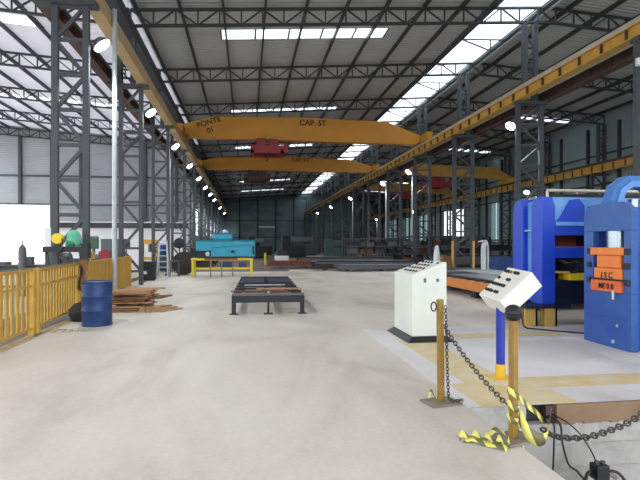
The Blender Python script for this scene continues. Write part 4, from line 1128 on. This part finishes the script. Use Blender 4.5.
# ---------------------------------------------------------------- orange conveyor with sheets
t = thing('conveyor_table', 'long steel conveyor table with orange side beam behind the control console', 'conveyor', (6.8, 11.4, 0))
Lc = 11.
for x in (0., 3.3): m = MB(); m.box((x,0,.2), (x+.1,Lc,.5)); lab(m.build('side_beam', 'conveyor_orange', t), 'orange side beam')
m = MB(); m.box((.1,0,.44), (3.3,Lc,.5)); m.build('deck', 'steel_grey', t)
for k in range(19): m = MB(); m.cyl((.02,.3+.58*k,.53), (3.38,.3+.58*k,.53), .035, 12); m.build('roller', 'steel_dark', t, True)
for k, y in enumerate((.6, 3.2, 6.4, 9.8)):
    for x in (-.02, 3.2): m = MB(); m.box((x,y-.15,0), (x+.22,y+.2,.2)); m.build('foot', 'black', t)
for i, (x, y, w, l, z, c, s_) in enumerate([(7.6, 14.5, 1.2, 4.6, .567, 'sheet_steel', 'grey steel sheet on the near aisle side of the conveyor'), (9.2, 16.5, 1.5, 6.5, .567, 'galv', 'wide pale steel sheet on the far side of the conveyor'), (7.55, 19.9, 1.3, 3.4, .567, 'steel_grey', 'dark grey steel sheet at the rear of the conveyor')]):
    m = MB(); m.box((-w/2,-l/2,0), (w/2,l/2,.03)); o = m.build('steel_sheet', c); o.location = (x, y, z); o.rotation_euler.z = .02*i; tag(o, s_, 'sheet')
# bent shiny sheet standing upright, cone shaped wrapped piece
m = MB(); A = []; B = []; n = 14
for i in range(n+1):
    a = math.pi*(1-i/n)*.8; 
    A.append((-.13+.0*i+.16*math.cos(a)*.8, 1.0+.22*math.sin(a)))
pts = [(.07,.0),(.08,.5),(.07,.95),(.03,1.14),(-.06,1.2),(-.2,1.16)]
outer = pts; inner = [(p[0]-.05, p[1]-.04) for p in pts]
for i in range(len(pts)-1):
    m.prism([outer[i], outer[i+1], inner[i+1], inner[i]], 'XZ', -.18, .18)
m.box((-.1,-.18,0), (-.05,.18,.9)); m.prism([(-.1,.9),(-.05,.9),(.01,1.12),(-.03,1.14)], 'XZ', -.18, .18)
o = m.build('bent_sheet', 'plastic_clear', None, False, .01); o.location = (9.55, 19.5, .604); tag(o, 'shiny bent sheet piece standing upright on the conveyor', 'metal piece')
m = MB(); m.lathe([(.16,0),(.15,.3),(.12,.7),(.07,.95),(.02,1.0)], n=20); o = m.build('wrapped_cone', 'plastic_clear', None, True); o.location = (7.85, 20.4, .598); tag(o, 'cone shaped piece in clear wrap standing behind the control console', 'metal piece')
m = MB(); m.box((-.35,-.3,0), (.35,.3,.06)); m.prism([(-.3,.06),(.3,.06),(.22,.5),(-.1,.55)], 'XZ', -.25, .25); o = m.build('wooden_box', 'wood_dark', None, False, .01); o.location = (8.5, 21.2, .598); tag(o, 'small brown wooden box at the rear of the conveyor', 'box')
for i, x in enumerate((10.05, 11.15)):
    t = thing('bollard_post', ('left one of two thin yellow posts behind the conveyor', 'right one of two thin yellow posts behind the conveyor')[i], 'post', (x, 24, 0))
    m = MB(); m.box((-.04,-.04,.02), (.04,.04,1.8)); m.build('upright', 'foot_wood', t)
    m = MB(); m.box((-.15,-.15,0), (.15,.15,.02)); m.build('base_plate', 'steel_dark', t)

# white sensor box on the nearest right column
t = thing('junction_box', 'small white box fixed high on the nearest right column', 'box', (11.83, 14.05, 7.05))
m = MB(); m.box((-.1,-.12,0), (.1,.0,.24)); m.build('case', 'white_paint', t, bevel=.01)
m = MB(); m.box((-.06,-.13,.06), (.06,-.12,.18)); m.build('cover', 'white_paint', t)

# ---------------------------------------------------------------- stock racks and steel bundles on the right, far side
def bundle(x, y, L, n, rows, label, z0=.12, ang=0., c='steel_dark', w=.16, h=.1):
    t = thing('steel_bundle', label, 'steel stack', (x, y, 0), ang)
    for k in range(3): m = MB(); xx = -L/2+L*(.12+.38*k); m.box((xx-.07,-n*w/2,0), (xx+.07,n*w/2,z0)); m.build('bearer', 'wood_dark', t)
    for r in range(rows):
        for i in range(n):
            m = MB(); off = rnd.uniform(-.25, .25)
            m.box((-L/2+off, -n*w/2+i*w+.006, z0+r*h), (L/2+off, -n*w/2+(i+1)*w-.006, z0+(r+1)*h-.006)); m.build('bar', c if rnd.random() < .7 else 'steel_grey', t)
    return t
bundle(8.3, 30.6, 5.6, 6, 3, 'low stack of dark steel bars across the aisle, nearest on the right', c='steel_grey')
bundle(7.4, 32.2, 6.4, 7, 5, 'wide stack of dark steel bars just beyond the nearest one', c='steel_black')
bundle(14.0, 32.4, 4.6, 6, 7, 'dark steel bar stack behind the conveyor end', c='steel_black')
bundle(4.2, 35.5, 5.0, 6, 4, 'rusty steel bar stack in the middle of the far hall', c='rust_red')
bundle(7.3, 37.5, 7.0, 6, 6, 'long dark bar stack behind the two nearer ones', c='steel_black')
def rack(x, y, L, h, label, lev=3, c='steel_black'):
    t = thing('storage_rack', label, 'rack', (x, y, 0))
    for xx in (-L/2, -L/6, L/6, L/2):
        for yy in (-.5, .5): m = MB(); m.box((xx-.06,yy-.06,0), (xx+.06,yy+.06,h)); m.build('upright', c, t)
    for k in range(lev):
        z = .25+(h-.3)*k/(lev-1); m = MB(); m.box((-L/2,-.55,z), (L/2,.55,z+.1)); m.build('shelf', 'steel_dark', t)
    return t, [.35+(h-.3)*k/(lev-1) for k in range(lev)]
def fill(t, x, y, L, levs, label, grp):
    n = 0
    for z in levs[:-1]:
        u = -L/2+.3
        while u < L/2-.6:
            w = rnd.uniform(.5, 1.1); h = rnd.uniform(.25, .45); c = rnd.choice(['steel_black', 'steel_black', 'steel_dark', 'steel_grey', 'rust_red'])
            m = MB(); m.box((0,-.4,0), (w,.4,h)); o = m.build('steel_block', c, None, False, .01); o.location = (x+u, y, z+.002); tag(o, label, 'steel block', grp); u += w+rnd.uniform(.08,.3)
t_, lv = rack(14.6, 36.5, 6.8, 2.2, 'long dark storage rack on the right beyond the conveyor', 4)
fill(t_, 14.6, 36.5, 6.8, lv, 'dark steel block stored in the long right-hand rack', 'blocks in the right rack')
t_, lv = rack(10.4, 41, 5.0, 2.1, 'dark storage rack left of the long one, behind the control console in view', 4)
fill(t_, 10.4, 41, 5.0, lv, 'dark steel block stored in the rack behind the control console', 'blocks in the middle rack')
t_, lv = rack(20.5, 40, 5.5, 2.0, 'second dark storage rack beside the right bay wall', 3)
fill(t_, 20.5, 40, 5.5, lv, 'dark steel block stored in the second right-hand rack', 'blocks in the second rack')
cabinet((16.6, 28.8, 0), 0, 'grey machine cabinet left of the far blue press in view', 1.1, .9, 1.9, 'machine_grey')
cabinet((15.2, 28.9, 0), 0, 'low blue cabinet beside the grey one, left of the far blue press', 1.0, .9, .9, 'machine_blue')
# far end of the hall
for i, (x, y, w, d, h, c, l) in enumerate([
    (1.3, 62, 2.2, 2.0, 2.6, 'steel_black', 'dark machine block in the far middle of the hall, left of the pale truck'),
    (-1.2, 70, 2.4, 2.0, 2.4, 'steel_dark', 'dark machine block at the far left end of the hall'),
    (6.0, 66, 3.0, 2.0, 2.8, 'steel_black', 'dark machine block at the far centre of the hall'),
    (10.2, 58, 2.6, 2.0, 2.2, 'machine_green', 'greenish machine block in the far right of the main hall'),
    (9.0, 80, 3.4, 2.0, 3.0, 'steel_dark', 'grey machine block near the far right end of the hall'),
    (17.5, 55, 3.5, 2.2, 2.4, 'steel_black', 'dark machine block in the far side bay'),
    (22.5, 52, 3.0, 2.0, 2.6, 'steel_dark', 'grey machine block by the side bay wall'),
    (2.5, 84, 3.0, 2.0, 2.6, 'steel_black', 'dark machine block before the far end wall')]):
    t = thing('machine_tool', l, 'machine', (x, y, 0))
    m = MB(); m.box((-w/2,-d/2,.1), (w/2,d/2,h*.55)); m.build('base', c, t, bevel=.03)
    m = MB(); m.box((-w/2,-d/4,h*.55), (-w/6,d/2,h)); m.build('column', c, t, bevel=.03)
    m = MB(); m.box((-w/6,-d/3,h*.72), (w/3,d/3,h*.95)); m.build('head', 'steel_grey', t, bevel=.03)
    m = MB(); m.box((-w/2-.05,-d/2-.05,0), (w/2+.05,d/2+.05,.1)); m.build('plinth', 'black', t)
# small pale truck and yellow post in the distance
t = thing('forklift_truck', 'small pale truck front seen far down the hall beside the dark machines', 'truck', (2.75, 41, 0), .05)
m = MB(); m.box((-.5,-.7,.3), (.5,.8,.75)); m.build('chassis', 'white_paint', t, bevel=.05)
m = MB(); m.prism([(-.45,.75),(.45,.75),(.36,1.2),(-.36,1.2)], 'XZ', -.5, .5); lab(m.build('cab', 'steel_black', t), 'dark cab')
for x in (-.45, .45):
    for y in (-.5, .55): m = MB(); m.cyl((x-.08,y,.22), (x+.08,y,.22), .22, 18); m.build('wheel', 'rubber', t, True)
t = thing('safety_bollard', 'short yellow bollard right of the yellow bench, far away', 'bollard', (1.45, 41, 0))
m = MB(); m.cyl((0,0,0), (0,0,.95), .1, 14); m.build('post', 'bench_yellow', t, True)
m = MB(); m.cyl((0,0,.95), (0,0,.98), .105, 14); m.build('cap', 'steel_black', t)

# ---------------------------------------------------------------- daylight and view
w = bpy.data.worlds.new('world'); SC.world = w; w.use_nodes = True
bg = w.node_tree.nodes['Background']; bg.inputs[0].default_value = (.93, .97, 1.0, 1); bg.inputs[1].default_value = 3.3
SC.view_settings.view_transform = 'Standard'; SC.view_settings.look = 'None'; SC.view_settings.gamma = 1
SC.view_settings.use_curve_mapping = False
SC.view_settings.exposure = -0.19
SC.cycles.max_bounces = 8; SC.cycles.diffuse_bounces = 5
SC.cycles.sample_clamp_indirect = 6
